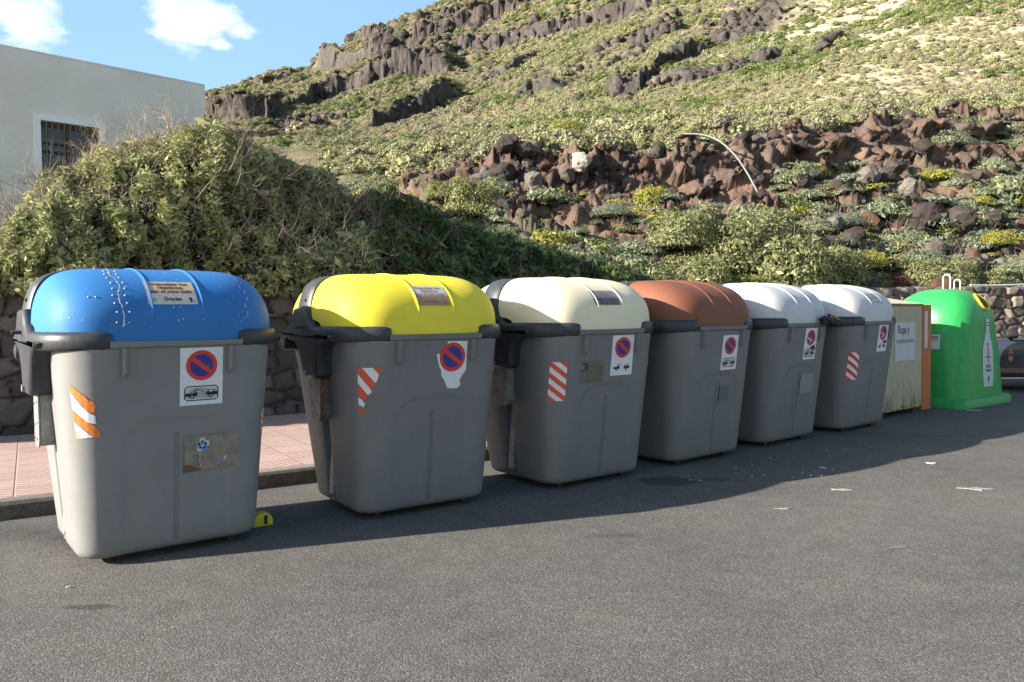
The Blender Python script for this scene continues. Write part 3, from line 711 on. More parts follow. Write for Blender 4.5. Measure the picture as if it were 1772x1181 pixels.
def no_parking(name, fn, asp, parent, style=0, torn=None, damage=False):
    d = Draw(fn, asp, strip=.25)
    if torn: d.poly(torn, 0, 0)
    else: d.rect(0, 0, 1, 1, 0, 0)
    cy = 1-.31; r = .365
    if torn: cy = .66; r = .40
    cx = .5 if not torn else .52
    d.disc(cx, cy, r, 1, 1); d.disc(cx, cy, r*.74, 2, 2)
    a = R(-37); w_ = r*.15; ca, sa = math.cos(a), math.sin(a)
    P_ = lambda x, y: (cx+x*ca-y*sa, cy+(x*sa+y*ca)*asp)
    d.conv([P_(-r*.8, -w_), P_(r*.8, -w_), P_(r*.8, w_), P_(-r*.8, w_)], 1, 3)
    if not torn:
        x0, x1, y0, y1 = .1, .9, .075, .335
        if style == 0:
            d.rect(x0+.04, y0, x1-.04, y1, 3, 1); d.rect(x0, y0+.03, x1, y1-.03, 3, 1); d.rect(x0+.05, y0+.02, x1-.05, y1-.02, 0, 2); d.rect(x0+.03, y0+.035, x1-.03, y1-.035, 0, 2)
        for (c_, f_) in ((.28, 1), (.72, -1)):
            d.disc(c_, y0+.075, .052, 3, 3); d.disc(c_, y0+.075, .02, 0, 4)
        d.poly([(x0+.03, y0+.08), (.40, y0+.08), (.41, y0+.15), (.30, y0+.14), (.27, y0+.125), (x0+.03, y0+.135)], 3, 3)
        d.poly([(.60, y0+.10), (.66, y0+.09), (x1-.03, y0+.09), (x1-.03, y0+.15), (.83, y0+.15), (.76, y0+.185), (.66, y0+.18), (.62, y0+.14)], 3, 3)
        d.poly([(.665, y0+.15), (.68, y0+.172), (.75, y0+.176), (.79, y0+.15)], 0, 4)
        d.line([(.22, y0+.13), (.40, y0+.205), (.43, y0+.2)], .018, 3, 3); d.line([(.34, y0+.14), (.40, y0+.205)], .014, 3, 3); d.line([(.42, y0+.2), (.62, y0+.115)], .008, 3, 3)
        d.line([(.78, y0+.17), (.84, y0+.2), (.87, y0+.195)], .008, 3, 3)
    if damage:
        d.poly([(.45, .36), (.6, .4), (.9, .46), (.86, .41), (.99, .3), (.8, .31), (.72, .24), (.62, .33)], 3, 5)
        d.line([(.15, .72), (.6, .60), (.4, .55)], .05, 0, 4)
    return d.build(name, [WHT, RED, BLU, BLK], parent)
def stripes(name, fn, parent, polys=None, col=REDO, n=4):
    d = Draw(fn, 1, strip=.2)
    if polys:
        for pts, m_ in polys: d.poly(pts, m_, m_ % 2)
        return d.build(name, [WHT, ORG, PALEY], parent)
    d.rect(0, 0, 1, 1, 0, 0); sl = .55
    for k in range(-1, 5):
        y = 1.02-k*.29+.02
        q = [(0, y+.0), (1, y-sl*.62), (1, y-sl*.62-.145), (0, y-.145)]
        q = cliphalf(cliphalf(q, (0, 1), 1), (0, -1), 0)
        if len(q) > 2: d.conv(q, 1, 1)
    return d.build(name, [WHT, col], parent)

def cylx(mb, u0, u1, v, w, r, n=14, m=0, rnd=False):
    pts = [(u0, v, w), (u1, v, w)]; rr = [r, r]
    if rnd:
        sg = 1 if u1 > u0 else -1; pts = [(u0, v, w), (u1-sg*r*.5, v, w), (u1-sg*r*.12, v, w), (u1, v, w)]; rr = [r, r, r*.8, r*.35]
    mb.tube(pts, rr, n, m)
def lid_mesh(rear=False):
    VS = .600 if not rear else .800
    ul = np.r_[np.linspace(0, .60, 22), .60+.136*np.sin(np.linspace(0, math.pi/2, 17)[1:])]
    us = sorted(set([round(x, 4) for x in list(ul)+list(-ul)]+[round(c_+o, 4) for c_ in (-.15, .165) for o in (-.015, -.008, 0, .008, .015)]))
    v = []; rows = []; NA = 44
    def amax(u):
        q = abs(u)/DH; vh = .77*(1-q**4)**.25; k = (.59-VS if not rear else VS-.59)/vh; k = max(-.995, min(.995, k))
        return math.acos(math.copysign(abs(k)**(1/.833), k))/math.pi
    for i in range(NA+1):
        row = []
        for u in us:
            a = amax(u)*i/NA; rib = 0
            if a > .05:
                for c_ in (-.15, .165): rib = max(rib, .008*float(smoothstep((.012-abs(u-c_))/.010)))
            row.append(dome(u, a if not rear else 1-a, .004+rib))
        rows.append(row)
    low = lambda row, dz, k: [Vector((p.x*(1-k), p.y+(.59-p.y)*k, p.z-dz)) for p in row]
    rows = [low(rows[0], .014, .03), low(rows[0], .014, .0)]+rows+[low(rows[-1], .03, .02)]
    n = len(us)
    for r_ in rows: v += [tuple(p) for p in r_]
    f = [(i*n+k, i*n+k+1, (i+1)*n+k+1, (i+1)*n+k) for i in range(len(rows)-1) for k in range(n-1)]
    b0 = len(v); cols = np.linspace(-1, 1, 25)
    for (z, um, o) in ((RW0+.03, .425, .004), (RW0-.005, .415, .010), (RW0-.03, .395, .012), (RW0-.055, .385, .010), (RW0-.058, .38, -.012)):
        for x in cols:
            u = x*um; q = dome(u, 0.0 if not rear else 1.0); yv = q.y-o if not rear else q.y+o
            if z > RW0: q2 = dome(u, .028 if not rear else .972, .006); v.append((u, q2.y, q2.z))
            else: v.append((u, yv, z))
    k = len(cols); f += [(b0+i*k+j, b0+i*k+j+1, b0+(i+1)*k+j+1, b0+(i+1)*k+j) for i in range(4) for j in range(k-1)]
    return v, f
LID_V, LID_F = lid_mesh(); RLID_V, RLID_F = lid_mesh(True)
def shared(name, key, v, f, m, parent, smooth=True, ang=45):
    o = meshobj(name, v, f, m, parent, smooth)
    fixnormals(o)
    try: o.data.set_sharp_from_angle(angle=R(ang))
    except Exception: pass
    return o
def hoop_mesh():
    """strap that arches over the container between the two lids"""
    v = []; ts = np.linspace(0, math.pi, 73); pts = []
    for t in ts:
        c_, s_ = math.cos(t), math.sin(t); pts.append((math.copysign(abs(c_)**(2/9), c_)*DH, RW0+RB*s_))
    P_ = np.array(pts); d = np.r_[0, np.cumsum(np.hypot(*np.diff(P_, axis=0).T))]; s_ = np.linspace(0, d[-1], 73)
    P_ = np.stack([np.interp(s_, d, P_[:, 0]), np.interp(s_, d, P_[:, 1])], 1); T = np.gradient(P_, axis=0); T /= np.hypot(T[:, 0], T[:, 1])[:, None]
    for (p, t) in zip(P_, T):
        nx, nz = t[1], -t[0]; nx, nz = (nx, nz) if nx*p[0]+nz*(p[1]-1.5) > 0 else (-nx, -nz)
        up = max(0, (p[1]-1.82)/.1); o = .030*(1-min(1, up))+.002*min(1, up); wd = .035*(1-min(1, max(0, (p[1]-1.5)/.25)))
        for (vv, k) in ((.58-wd, -.02), (.58-wd, o*.35), (.61-wd, o), (.785+wd, o), (.817+wd, o*.35), (.817+wd, -.02)): v.append((p[0]+nx*k, vv, p[1]+nz*k))
    n = 6; m_ = len(P_)
    return v, [(i*n+k, i*n+(k+1) % n, (i+1)*n+(k+1) % n, (i+1)*n+k) for i in range(m_-1) for k in range(n)]+[tuple(range(n)), tuple((m_-1)*n+k for k in range(n))]
def bumper(sg):
    v = []; f = []; n = 12; pts = []
    for a_, us in ((0, np.r_[np.linspace(.396, .70, 14), np.linspace(.72, .764, 8)]), (1, np.r_[np.linspace(.764, .72, 8), np.linspace(.70, .396, 14)])):
        for u in us: pts.append(dome(sg*u, a_, 0, .765))
    pts = [Vector((p.x*.985, p.y, 1.452)) for p in pts]
    P_ = np.array([p[:] for p in pts]); d = np.r_[0, np.cumsum(np.linalg.norm(np.diff(P_, axis=0), axis=1))]
    s = np.linspace(0, d[-1], 60); Q = [Vector((np.interp(t, d, P_[:, 0]), np.interp(t, d, P_[:, 1]), 1.452)) for t in s]
    for i, p in enumerate(Q):
        t = (Q[min(i+1, 59)]-Q[max(i-1, 0)]).normalized(); nrm = Vector((t.y, -t.x, 0))*sg
        e = 1 if 1 < i < 58 else (.93 if i in (1, 58) else .8)
        for k in range(n):
            an = 2*math.pi*k/n; c_, s_ = math.cos(an), math.sin(an)
            v.append(tuple(p+nrm*(math.copysign(abs(c_)**.75, c_)*.045*e-.010)+Vector((0, 0, 1))*(math.copysign(abs(s_)**.75, s_)*.064*e-.004)))
    f = [(i*n+k, i*n+(k+1) % n, (i+1)*n+(k+1) % n, (i+1)*n+k) for i in range(59) for k in range(n)]+[tuple(range(n)), tuple(59*n+k for k in range(n))]
    return v, f

def make_bin():
    root = empty('waste_container')
    meshes = {}
    shared('body', '', BODY_V, BODY_F, GREY, root, True, 50)
    shared('lid', '', LID_V, LID_F, WHT, root, True, 35)
    shared('rear_lid', '', RLID_V, RLID_F, WHT, root, True, 35)
    v, f = hoop_mesh(); fr = shared('lid_hoop', '', v, f, DARK, root, True, 50)
    for sg in (-1, 1):
        w = MB(); w.sphere((sg*.748, .64, 1.72), .013, seg=8); w.build('hoop_hole', black, fr, True)  # black bead standing in for the shaded hole in the strap
    for sg in (-1, 1):
        v, f = bumper(sg); shared('side_bumper', '', v, f, DARK, root, True, 60)
        w = MB()
        poly = [(.05, 1.44), (.07, 1.41), (.20, 1.39), (.29, 1.33), (.335, 1.24), (.35, 1.12), (.42, 1.085), (.60, 1.085), (.665, 1.14), (.72, 1.26), (.83, 1.36), (1.0, 1.40), (1.14, 1.42), (1.15, 1.46), (1.04, 1.50), (.92, 1.56), (.84, 1.66), (.57, 1.66), (.53, 1.58), (.44, 1.52), (.28, 1.475)]
        w.prism(poly, 'x', sg*.60, sg*.786, 0, .038, 4); gq = w.build('lifting_bracket', DARK, root, True); fixnormals(gq)
        w = MB(); w.prism([(.445, .78), (.475, .735), (.61, .735), (.645, .78), (.645, 1.16), (.62, 1.225), (.565, 1.225), (.53, 1.18), (.52, 1.10), (.445, 1.10)], 'x', sg*.716, sg*.724, 0)
        for (a_, b_) in ((.60, 1.17), (.49, 1.04), (.60, 1.02), (.49, .9), (.60, .88), (.50, .79), (.60, .79)): cylx(w, sg*.722, sg*.727, a_, b_, .008, 8, 1)
        w.build('lift_plate', [galv, black], root)
        w = MB(); w.prism([(.455, .79), (.485, .745), (.60, .745), (.635, .79), (.635, 1.16), (.455, 1.16)], 'x', sg*.60, sg*.7158, 0, .006, 1); w.build('lift_arm', galv, root)
        w = MB(); cylx(w, sg*.70, sg*.845, .62, 1.505, .014, 10, 0, True); w.build('lid_pin', DARK, root, True)
        w = MB(); cylx(w, sg*.69, sg*.735, .565, 1.13, .045, 14, 0); cylx(w, sg*.735, sg*.80, .565, 1.13, .024, 14, 0); w.build('lift_pin', galv, root, True)
        w = MB(); cylx(w, sg*.60, sg*.775, 1.16, 1.352, .062, 18, 0, True); w.build('hinge_knob', DARK, root, True)
        w = MB(); w.box((sg*.535, .595, .42), (.05, .09, .62), Matrix.Rotation(sg*-.12*.6, 3, 'Y'), bev=.008); w.build('guide_rail', galv, root)
    # rim strip and fins
    w = MB(); v = []; n = 0; prof = ((1.395, .004), (1.405, .018), (1.437, .020), (1.444, .010))
    ss = np.linspace(-.41, .41, 41)
    for (z, o) in prof: v += [tuple(body_pt(s, z, o)) for s in ss]
    w.add(v, [(i*41+k, i*41+k+1, (i+1)*41+k+1, (i+1)*41+k) for i in range(3) for k in range(40)])
    fixnormals(w.build('rim_strip', GREY, root, True))
    for x in (-.327, .327):
        w = MB(); w.prism([(vfront(1.41)-.036, 1.40), (vfront(1.3)-.034, 1.24), (vfront(1.2)-.022, 1.212), (vfront(1.2)+.01, 1.205), (vfront(1.41)+.01, 1.40)], 'x', x-.010, x+.010, 0, .003, 1)
        w.build('hanging_fin', GREY, root)
    for (x, y) in ((-.4, .12), (.4, .12), (-.4, .85), (.4, .85)):
        w = MB(); w.tube([(x, y-.02, .03), (x, y+.02, .03)], .03, 12); w.build('roller_foot', black, root, True)
    return root
BINS = [  # X, Y, yaw, tag
 ('blue', -2.266, 5.318, 52.17), ('yellow', -.688, 6.388, 55.2), ('cream', .799, 7.397, 52.33), ('brown', 2.083, 8.445, 50.47), ('grey', 3.335, 9.529, 49.71), ('grey2', 4.655, 10.539, 49.72)]
LIDC = {'blue': (.035, .175, .45), 'yellow': (.80, .67, .05), 'cream': (.80, .715, .50), 'brown': (.215, .082, .047), 'grey': (.56, .57, .575), 'grey2': (.56, .565, .57)}
LIDM = {}
for k, c_ in LIDC.items():
    m, g, b = newmat('lid_plastic_'+k, .5, .25)
    P = g.coord('Object'); n = g.noise(P, 3, 6, .6); n2 = g.noise(P, 26, 7, .8); n3 = g.noise(g.map(P, (6, 1.5, 1.5)), 14, 6, .8)
    c = g.mix(g.ramp(n, [(.3, 0), (.7, 1)]), tuple(x*.93 for x in c_), tuple(min(.86, x*1.05) for x in c_))
    sc_ = {'blue': .8, 'yellow': .25, 'cream': .3, 'brown': .25}.get(k, .25)
    chip = {'blue': (.5, .6, .72)}.get(k, tuple(x*.55+.05 for x in c_))
    c = g.mix(g.math('MULTIPLY', g.ramp(n2, [(.66, 0), (.70, 1)]), sc_), c, chip)
    c = g.mix(g.math('MULTIPLY', g.ramp(n3, [(.60, 0), (.8, 1)]), sc_*.3), c, (.35, .32, .28))
    g.link(c, b.inputs[0]); g.link(g.math('MULTIPLY_ADD', n3, .3, .44), b.inputs['Roughness'])
    g.link(g.bump(g.noise(P, 3.5, 3, .5), .10, .03), b.inputs['Normal']); LIDM[k] = m
LAB = {'blue': 'waste container with scuffed blue domed lid and flower sticker, nearest in the row',
 'yellow': 'grey waste container with a bright yellow domed lid and a torn no-parking sticker',
 'cream': 'grey waste container with a cream domed lid between the yellow-lidded and brown-lidded ones',
 'brown': 'grey waste container with a plain reddish brown domed lid',
 'grey': 'waste container with pale grey lid and a black plastic rag on its rim',
 'grey2': 'waste container with pale grey lid and red striped sticker, beside the rusty cream box'}
proto = make_bin(); bins = {}
GRP = 'domed waste containers in a row along the kerb'
def copy_tree(o, parent=None):
    c_ = o.copy(); C.objects.link(c_); c_.parent = parent
    for ch in list(o.children): copy_tree(ch, c_)
    return c_
for i, (k, X, Y, yaw) in enumerate(BINS):
    r_ = proto if i == 0 else copy_tree(proto)
    bins[k] = r_
for (k, X, Y, yaw) in BINS:
    r_ = bins[k]; r_.location = (X, Y, 0); r_.rotation_euler = (0, 0, R(90-yaw)); tag(r_, LAB[k], 'waste container', GRP)
    for ch in r_.children:
        kind = ch.name.split('.')[0]
        if kind in ('lid', 'rear_lid'): ch.data = ch.data.copy(); ch.data.materials[0] = LIDM[k]; tag(ch, {'blue': 'blue', 'yellow': 'yellow', 'cream': 'cream', 'brown': 'reddish brown'}.get(k, 'pale grey')+(' front lid' if kind == 'lid' else ' rear lid'))
        if k == 'blue' and kind in ('body', 'rim_strip', 'hanging_fin'): ch.data = ch.data.copy(); ch.data.materials[0] = GREYB
        if k == 'yellow' and kind == 'lift_arm': ch.data = ch.data.copy(); ch.data.materials[0] = rust; tag(ch, 'rusty lift arm')
def lid_of(r_): return [c_ for c_ in r_.children if c_.name.split('.')[0] == 'lid'][0]
def on_lid(u0, a0, u1, a1):
    return lambda x, y, off: dome(u0+(u1-u0)*x, a0+(a1-a0)*y, off+.006)
def notice(parent, fn, cols, name='notice_plate', text=True, tcol=3):
    d = Draw(fn, 1, strip=.1, base=.002)
    d.rect(0, .42, 1, 1, 0); d.rect(0, 0, 1, .42, 1)
    if text:
        for (t, y, wd) in (('Depositar los', .80, .76), ('residuos', .625, .50), ('por el otro lado', .44, .86), ('Gracias', .14, .36)):
            d.text(t, .5, y, .21, wd, 2, 2, .028)
        d.disc(.13, .19, .045, 3, 2, 12); d.rect(.10, .08, .16, .12, 3, 2); d.disc(.86, .22, .04, 2, 2, 12); d.poly([(.84, .08), (.87, .2), (.90, .19), (.88, .08)], 2, 3); d.rect(.88, .10, .96, .13, 3, 2)
    return d.build(name, cols, parent)
paper = {'tan': flat('tan', (.55, .40, .26)), 'pale': flat('pale', (.60, .57, .48)), 'ink': flat('ink', (.06, .04, .05)), 'grey': flat('greyink', (.3, .29, .27)), 'copper': flat('copper', (.42, .23, .13)), 'silver': flat('silver', (.55, .53, .5)), 'plum': flat('plum', (.13, .10, .12)), 'lav': flat('lav', (.35, .33, .36)), 'inkfaint': flat('inkfaint', (.28, .2, .18))}
NP = (.008, 1.005, .284, 1.387); NPA = (.284-.008)/(1.387-1.005)
ST = (-.645, .84, -.47, 1.19)
# blue-lidded container
r_ = bins['blue']
tag(no_parking('no_parking_sticker', on_body(*NP), NPA, r_), 'clean white no-parking sticker with a boxed tow-away symbol')
B_ = lambda pts: [((x-505)/455, 1-(y-200)/808) for x, y in pts]
tag(stripes('striped_sticker', on_body(-.648, .842, -.46, 1.19), r_, [
 (B_([(515, 215), (740, 385), (800, 450), (855, 460), (905, 525), (880, 630), (800, 625), (705, 520), (520, 310)]), 1),
 (B_([(520, 330), (700, 530), (800, 630), (890, 680), (905, 800), (800, 780), (555, 580), (540, 440)]), 0),
 (B_([(550, 590), (780, 765), (900, 840), (960, 940), (950, 1000), (880, 995), (580, 740)]), 1),
 (B_([(575, 760), (860, 990), (680, 1005), (600, 900)]), 0), (B_([(590, 920), (680, 1003), (605, 1000)]), 2)]), 'peeling orange and white striped sticker')
resid = mat('old_sticker_glue', (.235, .205, .16), .6, .4, var=.25, vscale=18)
d = Draw(on_body(.038, .552, .416, .797), 1, strip=.2)
edge_ = [(0, 0)]+[(.0+.02*random.random(), y) for y in (.3, .6)]+[(0, .97)]+[(x, .97+.03*random.random()) for x in np.linspace(.1, .9, 9)]+[(1-.09*random.random(), y) for y in np.linspace(.92, .12, 12)]+[(x, .03*random.random()) for x in np.linspace(.9, .1, 8)]
d.poly(edge_, 0, 0); d.poly([(0, 0), (0, .22), (.12, .2), (.24, .1), (.3, .03)], 1, 1)
for (cx, cy, rx, ry, k) in ((.62, .22, .04, .06, 3), (.72, .30, .02, .07, 2)): d.conv([(cx+rx*math.cos(t)+.3*ry*math.sin(t), cy+ry*math.sin(t)) for t in np.linspace(0, 6.0, 14)], k, 1)
# flower
A_ = 1.55; fx, fy = .315, .73
outl = 5
for k in range(5):
    t = R(90+72*k); d.disc(fx+.075*math.cos(t), fy+.075*A_*math.sin(t), .066, 4, 2, 20)
d.asp = A_
for k in range(5):
    t = R(90+72*k); col = (2, 6, 2, 3, 2)[k]; d.disc(fx+.075*math.cos(t), fy+.075*A_*math.sin(t), .056, col, 3, 20); d.disc(fx+.060*math.cos(t), fy+.060*A_*math.sin(t), .022, 4, 4, 14)
d.disc(fx, fy, .045, 3, 5, 18); d.disc(fx, fy-.02, .02, 2, 6, 12)
stem = [(.275, .52), (.272, .36), (.275, .22), (.30, .13), (.36, .10), (.40, .09)]
d.line(stem, .036, 4, 3); d.line(stem, .022, 5, 4); d.poly([(.15, .43), (.2, .47), (.27, .4), (.2, .36)], 4, 3); d.poly([(.17, .43), (.2, .455), (.25, .4), (.2, .375)], 6, 4)
tag(d.build('flower_sticker', [resid, mat('brown_glue', (.12, .075, .05), .6), flat('petal', (.5, .53, .55)), flat('petal_blue', (.14, .26, .50)), BLK, flat('stem', (.42, .42, .38)), flat('leaf', (.13, .28, .27))], r_), 'flower drawing over the remains of an old sticker')
stripes('edge_sticker', on_body(.60, .76, .70, .93), r_, None, ORG)
tag(notice(r_, on_lid(-.17, .105, .135, .245), [paper['tan'], paper['pale'], paper['ink'], paper['grey']]), 'tan and cream notice plate reading Depositar los residuos por el otro lado Gracias')
lid = lid_of(r_)
alu = mat('rivet_aluminium', (.62, .63, .62), .35, .6, metal=.3); scr = mat('bare_scratch', (.60, .62, .62), .6, .4)
for i, a in enumerate(np.linspace(.03, .36, 9)):
    for u in (-.362, -.292):
        w = MB(); w.sphere(dome(u+.006*math.sin(i*1.7), a, .006), .0056, seg=8); w.build('rivet', alu, lid, True)
for (u, a) in ((-.50, .15), (-.46, .147), (-.02, .092), (.02, .092), (.0, .035), (.03, .04)):
    w = MB(); w.sphere(dome(u, a, .006), .0055, seg=8); w.build('rivet', alu, lid, True)
d = Draw(lambda x, y, off: dome(x, y, off+.006), 1, strip=.03)
cr_ = [(-.327+.010*math.sin(i*.45)+.005*random.uniform(-1, 1), a) for i, a in enumerate(np.linspace(.015, .42, 34))]
for a, b_ in zip(cr_[:-1], cr_[1:]):
    wd = .0035*random.uniform(.3, 1.6); d.conv([(a[0]-wd, a[1]), (a[0]+wd, a[1]), (b_[0]+wd, b_[1]), (b_[0]-wd, b_[1])], 0)
for k in range(80):
    u = random.uniform(-.66, .66); a = random.uniform(.02, .42)
    if -.19 < u < .15 and .08 < a < .26: continue
    l = random.uniform(.002, .012); th = random.choice((0, 0, 1.5))+random.uniform(-.4, .4); wd = random.uniform(.0006, .0022)
    dx, dy = math.cos(th)*l, math.sin(th)*l*.6; nx, ny = -math.sin(th)*wd, math.cos(th)*wd*.7
    d.conv([(u-dx, a-dy), (u+nx, a+ny), (u+dx, a+dy), (u-nx, a-ny)], 0)
for k in range(9):
    u0 = .47+random.uniform(-.02, .02); a0 = .05+.04*k; d.conv([(u0, a0), (u0+.004, a0), (u0+.006, a0+.02), (u0, a0+.022)], 0)
for x0 in np.linspace(-.38, .36, 26):
    if random.random() < .6: d.conv([(x0, .002), (x0+random.uniform(.01, .03), .002), (x0+.015, .002+random.uniform(.003, .008))], 0)
tag(d.build('crack_and_scratches', scr, lid), 'repaired crack and pale scratches')
# yellow-lidded container
r_ = bins['yellow']
Yt = lambda pts: [((x-730)/132, 1-(y-372)/208) for x, y in pts]
torn = Yt([(778, 375), (858, 375), (858, 500), (845, 520), (832, 545), (838, 562), (826, 578), (783, 576), (775, 555), (765, 535), (755, 520), (755, 500), (745, 480), (733, 430), (742, 425), (752, 440), (765, 412)])
tag(no_parking('no_parking_sticker', on_body(.0, .99, .292, 1.38), (.292)/(.39), r_, 0, torn), 'torn no-parking sticker with ragged lower edge')
Y2 = lambda pts: [((x-393)/95, 1-(y-487)/195) for x, y in pts]
tag(stripes('striped_sticker', on_body(-.64, .842, -.468, 1.192), r_, [
 (Y2([(393, 487), (412, 487), (468, 552), (466, 568), (452, 580), (393, 512)]), 1), (Y2([(412, 487), (455, 487), (482, 516), (475, 545), (468, 552)]), 0),
 (Y2([(455, 487), (488, 487), (482, 516)]), 1), (Y2([(393, 512), (452, 580), (455, 590), (441, 603), (394, 550)]), 0), (Y2([(394, 550), (441, 603), (432, 628), (397, 600)]), 1),
 (Y2([(399, 612), (418, 622), (420, 632), (430, 636), (424, 655), (401, 642)]), 0), (Y2([(400, 652), (415, 655), (422, 668), (430, 672), (430, 682), (402, 680)]), 1)]), 'torn orange and white striped sticker')
bpy.data.objects[r_.children[-1].name].data.materials[1] = REDO
stripes('edge_sticker', on_body(.60, .95, .74, 1.17), r_, None, REDO)
tag(notice(r_, on_lid(-.16, .095, .14, .235), [paper['silver'], paper['copper'], paper['inkfaint'], paper['grey']]), 'silver and copper notice plate, faded, reading Depositar los residuos por el otro lado Gracias')
# cream
r_ = bins['cream']
tag(no_parking('no_parking_sticker', on_body(.02, 1.005, .30, 1.385), .73, r_, 1), 'clean no-parking sticker with a tow-away symbol without a box')
stripes('striped_sticker', on_body(-.655, .812, -.50, 1.157), r_)
stripes('edge_sticker', on_body(.56, .80, .70, 1.165), r_)
olive = mat('olive_glue_patch', (.145, .14, .105), .6, .3, var=.15, vscale=12)
d = Draw(on_body(-.385, .955, -.07, 1.16), 1.4, strip=.2); d.rect(.12, 0, 1, 1, 0); d.disc(.27, .72, .15, 0, 0); d.disc(.2, .72, .08, 1, 1); d.disc(.25, .73, .03, 2, 2); d.line([(.25, .55), (.27, .2)], .03, 1, 1); d.disc(.55, .2, .02, 1, 2)
d.build('old_sticker_patch', [olive, mat('grey_glue', (.2, .2, .185), .6), BLU], r_)
def frag(o): return o
tag(notice(r_, on_lid(-.175, .095, .135, .21), [paper['lav'], paper['plum'], paper['inkfaint'], paper['grey']]), 'weathered plum coloured notice plate')
# brown
r_ = bins['brown']
tag(no_parking('no_parking_sticker', on_body(.02, .967, .29, 1.343), .72, r_, 0), 'no-parking sticker with a boxed tow-away symbol')
d = Draw(on_body(.045, .63, .21, .803), 1, strip=.3); d.rect(0, 0, 1, 1, 0); d.build('old_sticker_patch', [mat('dark_patch', (.13, .13, .13), .6, var=.12, vscale=14)], r_)
# grey
r_ = bins['grey']
tag(no_parking('no_parking_sticker', on_body(.02, 1.0, .29, 1.382), .71, r_, 0, None, True), 'scratched and blackened no-parking sticker')
d = Draw(on_body(.03, .59, .33, .83), 1, strip=.3); d.rect(0, 0, 1, 1, 0); d.build('old_sticker_patch', [mat('pale_patch', (.24, .24, .235), .55, var=.1, vscale=20)], r_)
d = Draw(on_body(-.16, .08, .0, .80), 1, strip=.3, base=.001)
d.conv([(.30, .02), (.325, .02), (.335, .62), (.315, .62)], 0); d.conv([(.52, .55), (.62, .52), (.66, .66), (.58, .72)], 0); d.conv([(.60, .38), (.64, .38), (.66, .52), (.60, .55)], 0); d.conv([(.40, .70), (.42, .70), (.44, .98), (.42, .98)], 0)
d.build('scratch_marks', [mat('pale_scratch_grey', (.25, .25, .26), .6, var=.3, vscale=40)], r_)
# grey 2
r_ = bins['grey2']
tag(no_parking('no_parking_sticker', on_body(.035, 1.03, .30, 1.405), .71, r_, 1, None, True), 'torn and scuffed no-parking sticker')
stripes('striped_sticker', on_body(-.588, .69, -.41, 1.042), r_, None, RED)
tag(notice(r_, on_lid(-.10, .095, .20, .225), [mat('worn_silver', (.42, .42, .42), .5, var=.2, vscale=30), mat('worn_silver2', (.5, .5, .5), .5, var=.2, vscale=30), flat('faint', (.32, .32, .32)), flat('faint2', (.36, .36, .36))]), 'bleached notice plate')
# black rag on the rim of the fifth container
rag = empty('plastic_rag', bins['grey'].location, bins['grey'].rotation_euler.z, 'black plastic bag scrap knotted over the rim of the pale grey container', 'rag')
bm = bmesh.new(); bmesh.ops.create_icosphere(bm, subdivisions=4, radius=1)
for v in bm.verts:
    q = v.co.copy(); n_ = mnoise.fractal(q*2.3+Vector((3, 1, 2)), 1, 2, 5)
    k = 1+.75*n_; v.co = Vector((q.x*.145*k*(1+.3*math.sin(q.z*3)), q.y*.05*k, q.z*.052*k+.02*abs(q.x)*-1))+Vector((.40, vfront(1.45)-.075, 1.485))
me = bpy.data.meshes.new('rag'); bm.to_mesh(me); bm.free(); me.materials.append(mat('black_polythene', (.012, .012, .014), .3, .5, bump=.5, bscale=30)); ro = bpy.data.objects.new('bag_film', me); C.objects.link(ro); ro.parent = rag
rag.rotation_euler = bins['grey'].rotation_euler
me.polygons.foreach_set('use_smooth', [True]*len(me.polygons))
w = MB(); w.tube([(.30, vfront(1.4)-.05, 1.47), (.27, vfront(1.4)-.055, 1.43), (.29, vfront(1.4)-.06, 1.40)], [.02, .014, .005], 7); w.tube([(.50, vfront(1.4)-.05, 1.47), (.53, vfront(1.4)-.055, 1.44), (.51, vfront(1.4)-.06, 1.42)], [.02, .014, .005], 7); w.build('bag_strip', MATS['black_polythene'], rag, True)

# ---- rusty clothes container
P0, P1 = Vector((5.30, 11.45, 0)), Vector((6.30, 12.28, 0)); LX = (P1-P0).length; rz = math.atan2(P1.y-P0.y, P1.x-P0.x)
box = empty('clothes_container', P0, rz, 'rusty cream steel clothes bank with a paper sign, beside the green dome', 'clothes bank')
m, g, b = newmat('rusty_cream_paint', .6, .4)
P = g.coord(); z = g.sep(P)[2]
n = g.noise(P, 3.2, 9, .7); n2 = g.noise(g.map(P, (2.5, 2.5, .5)), 5, 7, .75); n3 = g.noise(P, 13, 7, .75)
c = g.mix(g.ramp(n, [(.3, 0), (.7, 1)]), (.40, .36, .23), (.50, .46, .31))
lowz = g.math('MULTIPLY_ADD', z, -.34, .22); topz = g.math('MAXIMUM', g.math('MULTIPLY_ADD', z, .9, -1.38), 0)
rv_ = g.math('ADD', g.math('ADD', n2, g.math('MAXIMUM', lowz, -.03)), topz)
c = g.mix(g.ramp(rv_, [(.60, 0), (.69, .5), (.80, .9)]), c, (.23, .10, .04))
rv3 = g.math('ADD', n3, g.math('MAXIMUM', g.math('MULTIPLY_ADD', z, -.42, .2), -.06))
c = g.mix(g.ramp(rv3, [(.69, 0), (.715, 1)]), c, (.04, .025, .018))
g.link(c, b.inputs[0]); g.link(g.bump(g.noise(P, 2.2, 4, .5), .35, .05), b.inputs['Normal'])
HB = 1.66
w = MB(); w.box((LX/2, .60, .08+(HB-.08)/2), (LX, 1.2, HB-.08), bev=.012); w.build('body', m, box)
w = MB()
for zt in (HB-.012,): w.box((LX/2, .6, zt+.01), (LX+.03, 1.23, .03), bev=.006)
w.build('top_flange', mat('rust_edge', (.26, .13, .07), .8, var=.4, vscale=10), box)
w = MB(); cx, cy = LX*.28, .62
